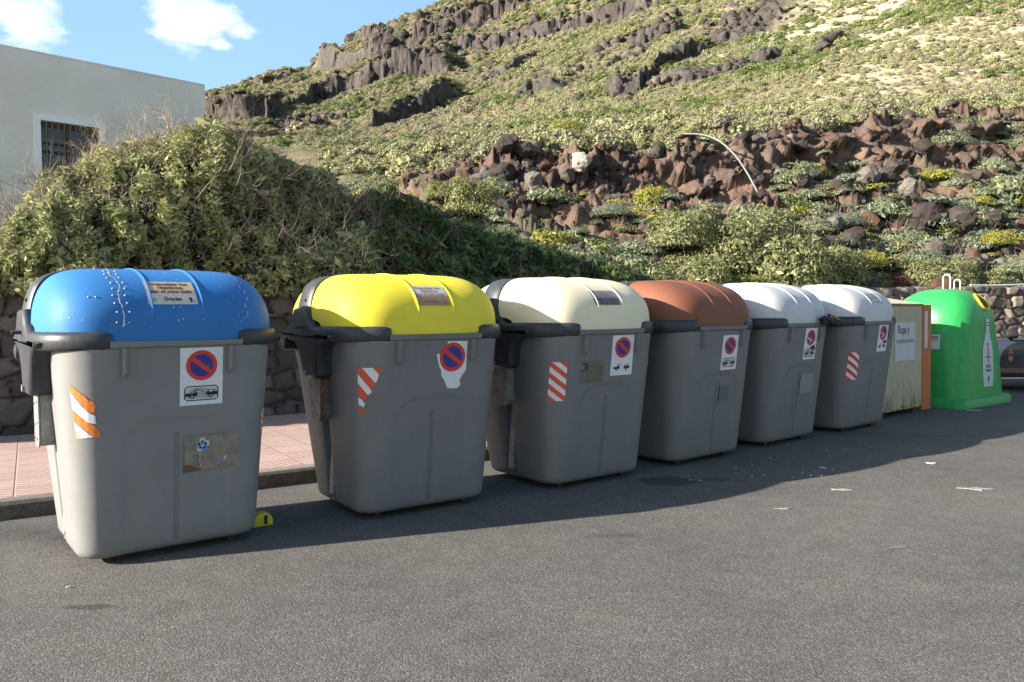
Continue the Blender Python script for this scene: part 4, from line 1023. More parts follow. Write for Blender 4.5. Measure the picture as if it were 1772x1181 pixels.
w.add([(0, 0, HB+.02), (LX, 0, HB+.02), (LX, 1.2, HB+.02), (0, 1.2, HB+.02), (cx, cy, HB+.19)], [(0, 1, 4), (1, 2, 4), (2, 3, 4), (3, 0, 4)]); w.build('roof', mat('pale_roof_paint', (.62, .56, .42), .6, var=.08, vscale=3), box)
w = MB(); w.tube([(cx-.05, cy, HB+.16), (cx, cy, HB+.27), (cx+.05, cy, HB+.16), (cx-.05, cy, HB+.16)], .008, 6); w.build('lifting_eye', galv, box)
w = MB()
for (x, y) in ((.12, .1), (LX-.14, .1), (.12, 1.1), (LX-.14, 1.1)):
    w = MB(); w.box((x, y, .04), (.1, .1, .08)); w.build('foot', mat('rust_dark', (.10, .06, .04), .9, var=.4, vscale=12), box)
w = MB(); w.box((LX+.17, .02, HB/2+.01), (.30, .04, HB-.02), bev=.005); fl = w.build('orange_side_panel', mat('faded_orange_paint', (.52, .155, .045), .6, .35, var=.14, vscale=3, bump=.1, bscale=8), box)
d = Draw(lambda x, y, o: Vector((LX+.075+.11*x, -.002-o, .98+.58*y)), 1); d.rect(0, 0, 1, 1, 0); d.build('paper_strip', [flat('paper_white', (.60, .59, .56))], fl)
d = Draw(lambda x, y, o: Vector((LX*.30+LX*.50*x, -.002-o-.02*math.sin(x*3)*.2, .80+.60*y)), 1, base=.003)
d.rect(0, .02, 1, 1, 0)
d.text('Ropa y', .42, .72, .30, .56, 1, 1, .025); d.text('complementos', .50, .47, .22, .88, 2, 1, .02)
for k in range(4): d.rect(.12+.02*k, .12+.08*k, .8-.05*k, .125+.08*k, 3, 1)
tag(d.build('paper_sign', [mat('laminated_paper', (.52, .55, .60), .25, .5, var=.05, vscale=6), flat('print_black', (.05, .055, .06)), flat('print_faded', (.12, .14, .165)), flat('print_ghost', (.45, .47, .5))], box), 'white paper sign reading Ropa y complementos')

# ---- green igloo for glass
gx = Vector((.805, .593, 0)); gy = Vector((-.593, .805, 0)); gc0 = Vector((7.03, 12.42, 0)); GW, GD = 1.84, 1.5
gc = gc0+gx*GW/2+gy*GD/2
ig = empty('glass_bank', gc, math.atan2(gx.y, gx.x), 'bright green domed bottle bank with a white bottle-shaped label and a lifting hook on top', 'bottle bank')
green, g, b = newmat('green_fibreglass', .45, .4); P = g.coord(); n = g.noise(g.map(P, (3, 3, .8)), 4, 6, .7); n3 = g.noise(g.map(P, (8, 8, .8)), 9, 6, .8)
c = g.mix(g.ramp(n, [(.3, 0), (.7, 1)]), (.022, .30, .065), (.04, .39, .10)); c = g.mix(g.ramp(n3, [(.6, 0), (.8, .35)]), c, (.15, .42, .22)); g.link(c, b.inputs[0]); g.link(g.bump(g.noise(P, 3, 3, .5), .12, .03), b.inputs['Normal'])
def ig_sec(z):
    if z < 1.28: t = (z-.1)/1.18; a = .84-.035*t; bb = .68-.03*t; e = 6.5-3.4*t; return a, bb, e
    t = (z-1.28)/.65; s = max(0, 1-t**2.5)**(1/2.7); return .805*s, .65*s, 3.1-.5*t
def ig_pt(th, z, off=0):
    a, bb, e = ig_sec(z); c_, s_ = math.cos(th), math.sin(th); r = (abs(c_)**e+abs(s_)**e)**(-1/e)
    return Vector((a*c_*r+off*c_, bb*s_*r+off*s_, z))
zs = list(np.linspace(.1, 1.28, 16))+[1.28+.65*t for t in (.08, .18, .3, .42, .54, .65, .74, .82, .89, .94, .975, .995)]
w = MB(); nth = 96; v = []
for z in zs: v += [tuple(ig_pt(2*math.pi*k/nth, z)) for k in range(nth)]
f = [(i*nth+k, i*nth+(k+1) % nth, (i+1)*nth+(k+1) % nth, (i+1)*nth+k) for i in range(len(zs)-1) for k in range(nth)]+[tuple((len(zs)-1)*nth+k for k in range(nth))]
o = meshobj('shell', v, f, green, ig, True); fixnormals(o)
w = MB(); v = []; f = []
for (z, o_, e) in ((.0, 1.0, 14), (.10, 1.0, 14), (.135, .975, 12), (.14, .90, 8)):
    for k in range(nth):
        th = 2*math.pi*k/nth; c_, s_ = math.cos(th), math.sin(th); r = (abs(c_)**e+abs(s_)**e)**(-1/e); v.append((GW/2*o_*c_*r, GD/2*o_*s_*r, z))
f = [(i*nth+k, i*nth+(k+1) % nth, (i+1)*nth+(k+1) % nth, (i+1)*nth+k) for i in range(3) for k in range(nth)]+[tuple(3*nth+k for k in range(nth))]
o = meshobj('base_skirt', v, f, green, ig, True); fixnormals(o); o.data.set_sharp_from_angle(angle=R(35))
def loop(mb, x, z0, h, wd, r, y=0):
    y += .24
    pts = [(y, x-wd/2, z0), (y, x-wd/2, z0+h-wd/2)]+[(y, x+wd/2*math.cos(t), z0+h-wd/2+wd/2*math.sin(t)) for t in np.linspace(math.pi, 0, 9)]+[(y, x+wd/2, z0+h-wd/2), (y, x+wd/2, z0)]
    mb.tube(pts, r, 8)
hookm = mat('white_hook_paint', (.36, .36, .35), .5, .4)
w = MB(); loop(w, .07, 1.84, .34, .12, .016); loop(w, -.09, 1.84, .25, .10, .015, .03); w.build('lifting_hook', hookm, ig, True)
yel = mat('yellow_rubber', (.70, .50, .02), .5)
for (th, zc, sc_) in ((R(-80), 1.70, 1.0), (R(100), 1.70, 1.0)):
    w = MB(); w2 = MB(); ring = []
    for k in range(28):
        t = 2*math.pi*k/28; p = ig_pt(th+.20*math.cos(t)*sc_, zc+.125*math.sin(t)*sc_, .012); ring.append(p)
    w.tube(ring+[ring[0], ring[1]], .022, 8, cap=False); ro_ = w.build('opening_ring', yel, ig, True)
    w2.add([ig_pt(th, zc, .006)]+[p*1.0 for p in ring], [(0, 1+k, 1+(k+1) % 28) for k in range(28)]); w2.build('opening', black, ro_)
# bottle label on the front, flat printed sheet following the shell
def ig_front(x, z, off):      # x in metres along the front face
    a, bb, e = ig_sec(z); y = -bb*(1-min(1, abs(x/a))**e)**(1/e); return Vector((x, y-off, z))
d = Draw(lambda x, y, o: ig_front(-.12+.42*x, .30+1.12*y, o+.003), 3.1, strip=.15, base=.002)
bot = [(.12, 0), (.88, .0), (.93, .12), (.95, .3), (.93, .52), (.86, .62), (.74, .72), (.68, .80), (.66, .86), (.66, .97), (.70, .975), (.70, 1), (.34, 1), (.34, .975), (.37, .97), (.37, .86), (.34, .80), (.25, .72), (.13, .62), (.07, .52), (.05, .3), (.07, .12)]
d.poly(bot, 0)
for y in (.90, .94): d.rect(.37, y, .66, y+.012, 1, 1)
d.rect(.45, .82, .66, .828, 2, 1); d.rect(.42, .80, .60, .806, 2, 1)
d.rect(.3, .615, .72, .625, 1, 1); d.rect(.25, .52, .78, .523, 2, 1); d.disc(.52, .487, .05, 3, 2); d.rect(.25, .485, .8, .489, 3, 1)
for x in (.28, .38, .48, .58, .68): d.rect(x, .415, x+.06, .445, 1, 1)
d.rect(.2, .375, .82, .378, 2, 1); d.rect(.33, .30, .72, .318, 1, 1); d.rect(.33, .275, .72, .293, 1, 1); d.rect(.28, .215, .78, .255, 4, 1)
d.poly([(.42, .10), (.5, .17), (.62, .14), (.60, .09), (.5, .075)], 4, 1); d.rect(.49, .03, .53, .10, 1, 1)
tag(d.build('bottle_label', [flat('label_white', (.55, .62, .62)), flat('label_ink', (.05, .07, .07)), flat('label_grey', (.35, .38, .38)), flat('label_red', (.5, .05, .05)), flat('label_teal', (.04, .25, .20))], ig), 'white bottle-shaped label')
# small notice on its left face
def ig_left(y, z, off):
    a, bb, e = ig_sec(z); x = -a*(1-min(1, abs(y/bb))**e)**(1/e); return Vector((x-off, y, z))
d = Draw(lambda x, y, o: ig_left(-.12-.2*x, .93+.25*y, o+.003), 1, base=.002); d.rect(0, 0, 1, 1, 0); d.rect(.1, .86, .9, .92, 1, 1); d.rect(.1, .74, .9, .80, 1, 1); d.rect(.1, .62, .9, .66, 1, 1)
d.build('small_notice', [flat('notice_white', (.6, .6, .6)), BLK], ig)

# ---- parked car behind the bottle bank
cdx = Vector((.954, -.3, 0)); c0 = Vector((8.02, 15.45, 0))
car = empty('parked_car', c0, math.atan2(cdx.y, cdx.x), 'dark blue car parked behind the green bottle bank, only its door and mirror showing', 'car')
paint = mat('dark_navy_paint', (.028, .03, .05), .3, .5, coat=.5)
w = MB()
prof = [(0, .35), (.02, .62), (.12, .80), (.9, .96), (1.25, 1.0), (3.9, 1.02), (4.35, .98), (4.42, .75), (4.42, .35), (3.95, .28), (3.93, .45), (3.8, .62), (3.6, .68), (3.4, .62), (3.27, .45), (3.25, .27), (1.22, .27), (1.2, .45), (1.07, .62), (.87, .68), (.67, .62), (.54, .45), (.5, .28)]
w.prism([(x, z) for x, z in prof], 'y', 0, 1.75, 0, .05, 3); w.build('body', paint, car, True)
w = MB(); v = [(2.1, .06, .99), (4.2, .06, 1.01), (3.85, .22, 1.46), (2.6, .22, 1.48), (2.1, 1.69, .99), (4.2, 1.69, 1.01), (3.85, 1.53, 1.46), (2.6, 1.53, 1.48)]
w.add(v, [(0, 1, 2, 3), (5, 4, 7, 6), (0, 3, 7, 4), (1, 5, 6, 2)]); w.build('windows', mat('car_glass', (.012, .022, .016), .35, .15), car)
w = MB(); w.box((3.22, .875, 1.48), (1.3, 1.36, .05), bev=.02); w.build('roof', paint, car, True)
w = MB()
for y in (.14, 1.61):
    for (x0, z0, x1, z1) in ((2.12, 1.0, 2.6, 1.48), (2.95, 1.0, 2.95, 1.48), (4.18, 1.0, 3.85, 1.47)): w.tube([(x0, y if False else (y-.07 if y < 1 else y+.07), z0), (x1, y+.08 if y < 1 else y-.08, z1)], .03, 6)
w.build('pillar', paint, car, True)
w = MB(); w.box((1.40, -.12, 1.10), (.22, .16, .15), bev=.045); w.box((1.42, .0, 1.02), (.05, .12, .04)); w.build('door_mirror', mat('mirror_plastic', (.02, .02, .022), .5), car, True)
for x in (.87, 3.6):
    for y in (.1, 1.65):
        w = MB(); w.tube([(x, y-.1, .32), (x, y+.1, .32)], .32, 28, 0); wh = w.build('wheel', black, car, True)
        w = MB(); s_ = -1 if y < 1 else 1; w.tube([(x, y+s_*.10, .32), (x, y+s_*.108, .32)], .2, 20, 0); w.build('rim', galv, wh)
w = MB(); w.box((1.9, -.012, .40), (3.2, .03, .09), bev=.01)  # brown strip along the foot of the car side
w.build('sill_strip', mat('brown_sill', (.16, .10, .08), .6), car)
d = Draw(lambda x, y, o: Vector((1.36+.12*x, -.004-o, .56+.30*y)), 1, base=.003)
tanp = flat('emblem_tan', (.32, .18, .12))
d.poly([(.1, .95), (.3, .95), (.5, .8), (.7, .95), (.9, .95), (.62, .72), (.85, .5), (.6, .5), (.5, .6), (.4, .5), (.15, .5), (.38, .72)], 0); d.poly([(.2, .4), (.45, .4), (.5, .3), (.55, .4), (.8, .4), (.85, .2), (.5, .0), (.15, .2)], 0)
d.build('door_emblem', [tanp], car)
w = MB(); w.box((2.15, -.001, .68), (.012, .008, .62)); w.build('door_gap', black, car)

# ---- small things on the road
def ray_ground(px, py):
    x, y = px-886, py-590.5; cr, sr = math.cos(-ROLL), math.sin(-ROLL); x, y = x*cr-y*sr, x*sr+y*cr
    cp, sp = math.cos(PITCH), math.sin(PITCH); d = (x, F_PX*cp-y*sp, -F_PX*sp-y*cp); t = -H_EYE/d[2]; return d[0]*t, d[1]*t
yp = mat('yellow_plastic', (.62, .50, .03), .5, .4, var=.12, vscale=20)
w = MB(); bm = bmesh.new()
poly = [(-.09, 0), (.09, 0), (.09, .05), (.078, .08), (.05, .105), (0, .115), (-.05, .105), (-.078, .08), (-.09, .05)]
ch = empty('wheel_chock', (*ray_ground(452, 910), 0), R(38), 'small yellow plastic wedge lying by the right side of the blue-lidded container', 'chock')
w.prism(poly, 'y', -.06, .05, 0, .015, 2); w.build('shell', yp, ch, True)
w = MB(); w.box((.02, -.0635, .055), (.03, .006, .075)); w.build('slot', black, ch); ch.scale = (.85, .85, .9)
splash = mat('old_white_paint', (.27, .265, .255), .9, .2, var=.3, vscale=25)
papr = mat('litter_paper', (.42, .41, .39), .8)
def litter(x, y, sx, sy, label, rz=0.0, n=9, mt=None, cat='litter', group=None, z=.006):
    pts = []
    for k in range(n):
        t = 2*math.pi*k/n; r = random.uniform(.55, 1.1) if cat == 'litter' else random.choice((random.uniform(.25, .6), random.uniform(.7, 1.15))); pts.append((sx*r*math.cos(t), sy*r*math.sin(t)))
    w = MB(); w.add([(p[0], p[1], z) for p in pts]+[(p[0]*.9, p[1]*.9, z+.004+random.uniform(0, .004)) for p in pts], [tuple(n+k for k in range(n))]+[(k, (k+1) % n, n+(k+1) % n, n+k) for k in range(n)])
    o = w.build('litter_scrap' if cat == 'litter' else 'paint_splash', papr if cat == 'litter' else splash); o.location = (x, y, 0); o.rotation_euler = (0, 0, rz); return tag(o, label, cat, group)
x, y = ray_ground(1690, 848); litter(x, y, .17, .075, 'largest white splash of paint on the sunlit asphalt at the right', -.15, 13, cat='stain', z=.0015)
for (px, py, sx, sy, lb) in ((1685, 712, .16, .05, 'white paper strip on the road in front of the green bottle bank'), (1612, 804, .07, .05, 'small white scrap at the edge of the long shadow near the right'), (1460, 849, .14, .03, 'thin pale splash on the sunlit asphalt below the pale grey containers'), (1360, 882, .16, .02, 'thin pale streak on the asphalt below the brown-lidded container'), (1550, 950, .15, .02, 'faint pale streak on the nearer asphalt at the right'), (1424, 812, .05, .03, 'white scrap in the shade before the last grey-lidded container'), (118, 1019, .012, .012, 'tiny white chip on the asphalt left of the blue-lidded container')):
    x, y = ray_ground(px, py); litter(x, y, sx, sy, lb, random.uniform(-.5, .3), 8, cat='litter' if 'scrap' in lb or 'paper' in lb or 'chip' in lb else 'stain', z=.0015 if 'streak' in lb or 'splash' in lb else .006)
for k in range(20):
    px = random.uniform(1180, 1480); py = random.uniform(max(775, 1080-.215*px), 835-(px-1180)*.03)
    x, y = ray_ground(px, py); s_ = random.uniform(.006, .016); litter(x, y, s_, s_*.8, 'tiny white crumb of litter on the shaded road before the brown lid', random.random(), 6, group='crumbs of litter on the shaded road')

# ================================================================== VEGETATION AND ROCKS
def leafmat(name, c1, c2, c3, rough=.6, trans=.35):
    m = bpy.data.materials.new(name); m.use_nodes = True; t = m.node_tree; g = NT(t); b = t.nodes['Principled BSDF']; MATS[name] = m
    b.inputs['Roughness'].default_value = rough; b.inputs['Specular IOR Level'].default_value = .3
    rn = g.attr('rnd'); oi = g.n('ShaderNodeObjectInfo').outputs['Random']
    c = g.ramp(rn, [(0, c1), (.55, c2), (1, c3)]); c = g.mix(g.math('MULTIPLY', oi, .55), c, g.mix(1.0, c, (1.5, 1.35, .95), 'MULTIPLY'))
    g.link(c, b.inputs[0])
    if trans:
        tr = g.n('ShaderNodeBsdfTranslucent'); g.link(c, tr.inputs[0]); ms = g.n('ShaderNodeMixShader'); ms.inputs[0].default_value = trans
        out = t.nodes['Material Output']; g.link(b.outputs[0], ms.inputs[1]); g.link(tr.outputs[0], ms.inputs[2]); g.link(ms.outputs[0], out.inputs[0])
    return m
def leaves(cen, nrm, size, aspect=.55, rnd=None, rs=rng):
    """diamond leaves; cen, nrm (n,3); size (n)"""
    n = len(cen); nrm = nrm/(np.linalg.norm(nrm, axis=1)[:, None]+1e-9)
    r = rs.normal(size=(n, 3)); a = np.cross(nrm, r); a /= np.linalg.norm(a, axis=1)[:, None]+1e-9; b = np.cross(nrm, a)
    s = size[:, None]
    v = np.stack([cen-a*s*.5, cen+b*s*aspect*.5-a*s*.05, cen+a*s*.5+nrm*s*.1, cen-b*s*aspect*.5-a*s*.05], 1).reshape(-1, 3)
    f = np.arange(n*4).reshape(n, 4)
    rd = rs.random(n) if rnd is None else rnd
    return v, f, np.repeat(rd, 4)
def twigs(starts, dirs, lens, rad, steps=5, wig=.35, fork=0, rs=rng):
    mb_v = []; mb_f = []; base = 0
    q = [(starts[i], dirs[i], lens[i], rad[i], 0) for i in range(len(starts))]
    while q:
        p, d, l, r, lev = q.pop(); p = np.array(p, float); d = np.array(d, float); pts = [p.copy()]; rr = [r]
        for k in range(steps):
            d = d+rs.normal(size=3)*wig; d /= np.linalg.norm(d); p = p+d*l/steps; pts.append(p.copy()); rr.append(r*(1-.8*(k+1)/steps))
            if lev < fork and k >= 1 and rs.random() < .6:
                q.append((p.copy(), d+rs.normal(size=3)*.7, l*.55, rr[-1]*.8, lev+1))
        for k, p_ in enumerate(pts):
            t = pts[min(k+1, steps)]-pts[max(k-1, 0)]; t /= np.linalg.norm(t)+1e-9; a = np.cross(t, (.3, .2, .9)); a /= np.linalg.norm(a)+1e-9; b_ = np.cross(a, t)
            for j in range(3):
                an = 2.094*j; mb_v.append(p_+(a*math.cos(an)+b_*math.sin(an))*rr[k])
        for k in range(steps):
            for j in range(3): mb_f.append((base+k*3+j, base+k*3+(j+1) % 3, base+(k+1)*3+(j+1) % 3, base+(k+1)*3+j))
        base += (steps+1)*3
    return np.array(mb_v), np.array(mb_f)
L_BUSH = leafmat('bush_leaves', (.10, .125, .045), (.30, .32, .13), (.56, .55, .30))
L_DARK = leafmat('creeper_leaves', (.03, .06, .025), (.07, .12, .045), (.17, .22, .08))
L_PALE = leafmat('pale_olive_leaves', (.10, .12, .055), (.20, .22, .10), (.34, .34, .17))
L_YG = leafmat('yellow_green_leaves', (.14, .16, .03), (.27, .28, .05), (.38, .36, .09))
L_GL = leafmat('glaucous_leaves', (.12, .15, .10), (.21, .25, .17), (.30, .33, .22))
DEAD_L = leafmat('dry_scrub_stems', (.20, .16, .10), (.33, .28, .19), (.45, .40, .29), trans=.1)
L_HILL = leafmat('hill_shrub_leaves', (.145, .155, .08), (.245, .25, .135), (.36, .355, .215), trans=.15)
L_HILLG = leafmat('hill_grey_shrub_leaves', (.13, .125, .085), (.215, .20, .14), (.30, .28, .205), trans=.15)
BARK = mat('grey_twig_bark', (.24, .20, .165), .9, .2, var=.3, vscale=10)
DEAD = mat('dry_flower_stalk', (.36, .28, .19), .9, .2, var=.25, vscale=10)
INNER = mat('bush_shadow_core', (.03, .032, .018), .95, .1, var=.4, vscale=5)  # solid bush core; shade between the leaves put into its dark colour

# --- long hedge growing over the wall
HX = [-420, -250, -120, 0, 40, 90, 170, 250, 350, 430, 500, 560, 620, 700, 780, 860, 950, 1050, 1130, 1185, 1215]
HYt = [440, 430, 420, 372, 312, 272, 244, 222, 212, 214, 232, 256, 284, 314, 344, 376, 392, 412, 440, 468, 490]
def hedge_frame(px):
    t = (px-886)/F_PX; Y = line_at(WALL, t); P = np.stack([t*Y, Y], -1)
    Wl = np.array(WALL); seg_ = np.gradient(Wl, axis=0); k = np.argmin((Wl[None, :, 0]-P[:, None, 0])**2+(Wl[None, :, 1]-P[:, None, 1])**2, axis=1)
    d = seg_[k]; d = d/np.hypot(d[:, 0], d[:, 1])[:, None]
    return P, np.stack([-d[:, 1], d[:, 0]], 1)
def hedge_pt(px, ph, off=0.0, seed=0):
    """ph: 0 front foot .. pi back foot"""
    P, Nn = hedge_frame(px); depth = 2.0
    yt = np.interp(px, HX, HYt); Yc = P[:, 1]+1.6; zc = H_EYE+(541-(px-886)*.01035-yt)*Yc/F_PX-.36
    zb = 1.93
    c_, s_ = np.cos(ph), np.sin(ph)
    v = depth*.92-(depth+.06)*np.sign(c_)*np.abs(c_)**.85; z = zb-.05+(np.maximum(zc, zb+.15)-zb)*np.abs(s_)**1.05
    al = np.cumsum(np.r_[0, np.hypot(*np.diff(P, axis=0).T)]) if False else (P[:, 0]*.85+P[:, 1]*.5)
    lump = fbm(al*.9, v*.9, z*.9+seed, oct=4)*.42+fbm(al*2.8, v*2.8, z*2.8+seed, oct=2)*.14
    amp = np.clip((zc-zb)/1.2, .25, 1); o = off+lump*amp
    X = P[:, 0]+Nn[:, 0]*v; Y = P[:, 1]+Nn[:, 1]*v
    nv = -c_; nz_ = s_
    nn = np.stack([Nn[:, 0]*nv, Nn[:, 1]*nv, nz_], -1)
    return np.stack([X, Y, z], -1)+nn*o[:, None], nn
def hedge(name, label, p0, p1, nleaf, matl, lsize, ntw, cat='bush', stub=.25):
    root = empty(name, (0, 0, 0), 0, label, cat)
    m_, n_ = 110, 26
    A, B_ = np.meshgrid(np.linspace(p0, p1, m_), np.linspace(.0, math.pi*.93, n_), indexing='ij')
    V, _ = hedge_pt(A.ravel(), B_.ravel(), -.26)
    ii, jj = np.meshgrid(np.arange(m_-1), np.arange(n_-1), indexing='ij'); a0 = (ii*n_+jj).ravel()
    fade = np.minimum(smoothstep((A.ravel()-p0)/30)+.02, smoothstep((p1-A.ravel())/30)+.02); V[:, 2] = 1.7+(V[:, 2]-1.7)*fade
    meshobj('shadow_core', V, np.stack([a0, a0+n_, a0+n_+1, a0+1], 1), INNER, root)
    px = rng.uniform(p0, p1, nleaf); ph = math.pi*rng.beta(1.15, 1.35, nleaf)*.93
    off = -np.abs(rng.normal(size=nleaf))*.16+.07
    cl = fbm(px*.035, ph*6, 3, oct=3); off = off+cl*.24
    c_, nn = hedge_pt(px, ph, off)
    sz = lsize*rng.lognormal(0, .5, nleaf)*np.clip(1-np.minimum((px-p0)/60, (p1-px)/60), 0, .0+1)**0
    keep = rng.random(nleaf) < np.clip(.25+1.9*(cl+.30), .10, 1)
    v, f, rd = leaves(c_[keep], (nn+rng.normal(size=nn.shape)*.75+np.array([0, 0, .35]))[keep], sz[keep], .5, rnd=np.clip(rng.random(nleaf)*.75+.5*fbm(px*.05, ph*4, 9, oct=3)+.12, 0, 1)[keep])
    meshobj('foliage', v, f, matl, root, False, attrs={'rnd': rd})
    px = rng.uniform(p0, p1, ntw); ph = math.pi*rng.uniform(.02, .62, ntw); s_, nn = hedge_pt(px, ph, -.12)
    d = nn+rng.normal(size=nn.shape)*.8+np.array([0, 0, .5]); d /= np.linalg.norm(d, axis=1)[:, None]
    v, f = twigs(s_, d, rng.uniform(.18, .55, ntw), np.full(ntw, .0065), 5, .45, 1)
    meshobj('branch', v, f, BARK, root)
    return root
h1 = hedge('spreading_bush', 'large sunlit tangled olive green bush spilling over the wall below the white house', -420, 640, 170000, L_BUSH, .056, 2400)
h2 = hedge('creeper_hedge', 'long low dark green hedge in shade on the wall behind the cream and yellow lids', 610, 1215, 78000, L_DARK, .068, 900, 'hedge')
# bare twigs and dry flower heads standing out of the big bush
def bare_twigs(root, pxs_, phs, n, ln, m_, up=1.0, off=0.0, name='dry_twigs'):
    px = rng.uniform(*pxs_, n); ph = math.pi*rng.uniform(*phs, n); s_, nn = hedge_pt(px, ph, off)
    d = nn*.5+rng.normal(size=nn.shape)*.35+np.array([0, 0, up]); d /= np.linalg.norm(d, axis=1)[:, None]
    v, f = twigs(s_, d, rng.uniform(ln*.5, ln, n), np.full(n, .007), 6, .22, 2); meshobj(name, v, f, m_, root)
bare_twigs(h1, (170, 380), (.42, .6), 60, .75, DEAD); bare_twigs(h1, (-60, 90), (.2, .6), 60, .9, BARK, .4)
bare_twigs(h1, (400, 640), (.08, .5), 70, .6, DEAD, .8, -.1); bare_twigs(h2, (620, 800), (.1, .5), 90, .5, DEAD, .8, -.1)
bare_twigs(h1, (330, 620), (.04, .28), 60, 1.1, BARK, .35, -.1)

# --- shrubs standing on the slope
def shrub_mesh(nl, lsize, seed, flat_=.8, aspect=.45, hollow=.45):
    rs = np.random.default_rng(seed); d = rs.normal(size=(nl, 3)); d[:, 2] = np.abs(d[:, 2])-.12; d /= np.linalg.norm(d, axis=1)[:, None]
    r = hollow+(1-hollow)*rs.random(nl)**.45; lump = 1+.34*fbm(d[:, 0]*2.6+seed, d[:, 1]*2.6, d[:, 2]*2.6, oct=3)
    c_ = d*(r*lump)[:, None]; c_[:, 2] *= flat_
    return leaves(c_, d+rs.normal(size=d.shape)*.55, lsize*rs.lognormal(0, .3, nl), aspect, rs=rs)
def core_mesh(seed, k=.68, flat_=.8):
    bm = bmesh.new(); bmesh.ops.create_icosphere(bm, subdivisions=2, radius=k)
    for v in bm.verts: v.co *= 1+.3*mnoise.noise(v.co*2.2+Vector((seed, 0, 0))); v.co.z = max(-.15, v.co.z*flat_)
    return bm
def make_shrub(name, nl, ls, seed, matl, flat_=.8):
    root = empty(name)
    v, f, rd = shrub_mesh(nl, ls, seed, flat_); meshobj('foliage', v, f, matl, root, False, attrs={'rnd': rd})
    bm = core_mesh(seed, .62, flat_); me = bpy.data.meshes.new('shadow_core'); bm.to_mesh(me); bm.free(); me.materials.append(INNER); o = bpy.data.objects.new('shadow_core', me); C.objects.link(o); o.parent = root
    n = 26; rs = np.random.default_rng(seed+50); d = rs.normal(size=(n, 3)); d[:, 2] = np.abs(d[:, 2])+.2; d /= np.linalg.norm(d, axis=1)[:, None]
    v, f = twigs(np.zeros((n, 3)), d, rs.uniform(.7, 1.02, n), np.full(n, .022), 5, .2, 1, rs); meshobj('stem', v, f, BARK, root)
    return root
PROTO = {'yg': make_shrub('yellow_green_shrub', 2600, .095, 3, L_YG, .85), 'gl': make_shrub('silvery_cushion_shrub', 3400, .07, 5, L_GL, .55), 'ol': make_shrub('pale_olive_shrub', 6500, .085, 8, L_PALE, 1.0)}
SHR = [(1680, 389, 25, 'yg', 'round vivid yellow-green shrub high on the rocky slope above the green bottle bank'), (1503, 456, 32, 'yg', 'round yellow-green shrub low on the slope above the pale grey lids'),
 (1605, 312, 20, 'yg', 'small yellow-green shrub near the soil ledge, above the clothes bank'), (1742, 334, 26, 'yg', 'yellow-green shrub at the right edge below the upper rocky ledge'),
 (1722, 434, 28, 'yg', 'pale yellow-green shrub at the right above the stone wall'), (1728, 276, 20, 'yg', 'topmost yellow-green shrub at the right edge'), (1128, 348, 30, 'yg', 'yellowish bushy plant on the red soil left of the pale hose'),
 (1455, 392, 38, 'gl', 'silvery cushion shrub just right of the pale hose foot'), (1555, 420, 42, 'gl', 'wide silvery cushion shrub in the middle of the slope'), (1410, 400, 34, 'gl', 'silvery cushion shrub at the foot of the pale hose'),
 (1640, 250, 42, 'gl', 'silvery cushion shrub on the upper ledge at right'), (1700, 296, 40, 'gl', 'silvery cushion shrub under the upper ledge at the far right'), (1650, 462, 36, 'gl', 'silvery cushion shrub low on the slope right of the vivid round shrub'),
 (1595, 452, 42, 'gl', 'silvery cushion shrub above the rusty clothes bank'), (1060, 372, 34, 'gl', 'silvery cushion shrub on red soil behind the dark hedge'), (1525, 360, 30, 'gl', 'small silvery shrub among dark rocks mid slope'),
 (1770, 470, 40, 'gl', 'silvery shrub cut by the right edge above the wall'), (1755, 255, 34, 'gl', 'silvery shrub at the right edge of the upper ledge'),
 (1182, 420, 46, 'ol', 'dome-shaped pale olive shrub behind the end of the dark hedge'), (1320, 430, 58, 'ol', 'tall pale olive shrub crowned just below the hose foot'), (1250, 468, 60, 'ol', 'pale olive shrub behind the brown lid'),
 (1345, 500, 80, 'ol', 'largest pale olive shrub behind the fifth lid'), (1425, 486, 58, 'ol', 'pale olive shrub behind the farthest grey lid'), (1640, 496, 40, 'ol', 'olive shrub behind the lifting hook of the green bottle bank'),
 (1600, 490, 36, 'ol', 'olive shrub above the rusty clothes bank roof'), (1700, 500, 30, 'ol', 'olive shrub right of the lifting hook'), (820, 372, 46, 'ol', 'leafy sunlit shrub rising above the dark hedge against the bare soil'), (770, 340, 24, 'ol', 'small sunlit shrub at the left end of the bare soil patch'), (1200, 500, 50, 'ol', 'olive shrub half in shade at the right end of the hedge'),
 (985, 235, 34, 'yg', 'dry yellowish bush on top of the bank above the white boulder')]
used = set()
GR = {'yg': 'yellow-green shrubs on the slope', 'gl': 'silvery cushion shrubs on the slope', 'ol': 'pale olive shrubs behind the containers'}
for (px, py, rp, kind, lab) in SHR:
    p, Yd = on_slope(px, py)
    o = PROTO[kind] if kind not in used else copy_tree(PROTO[kind]); used.add(kind)
    s_ = rp*Yd/F_PX/.92*(1.25 if kind == 'ol' else 1.0); o.location = p-Vector((0, 0, .1*s_)); o.scale = (s_, s_*random.uniform(.85, 1.1), s_*random.uniform(.9, 1.1)); o.rotation_euler = (0, 0, random.uniform(0, 6.28)); tag(o, lab, 'shrub', GR[kind])

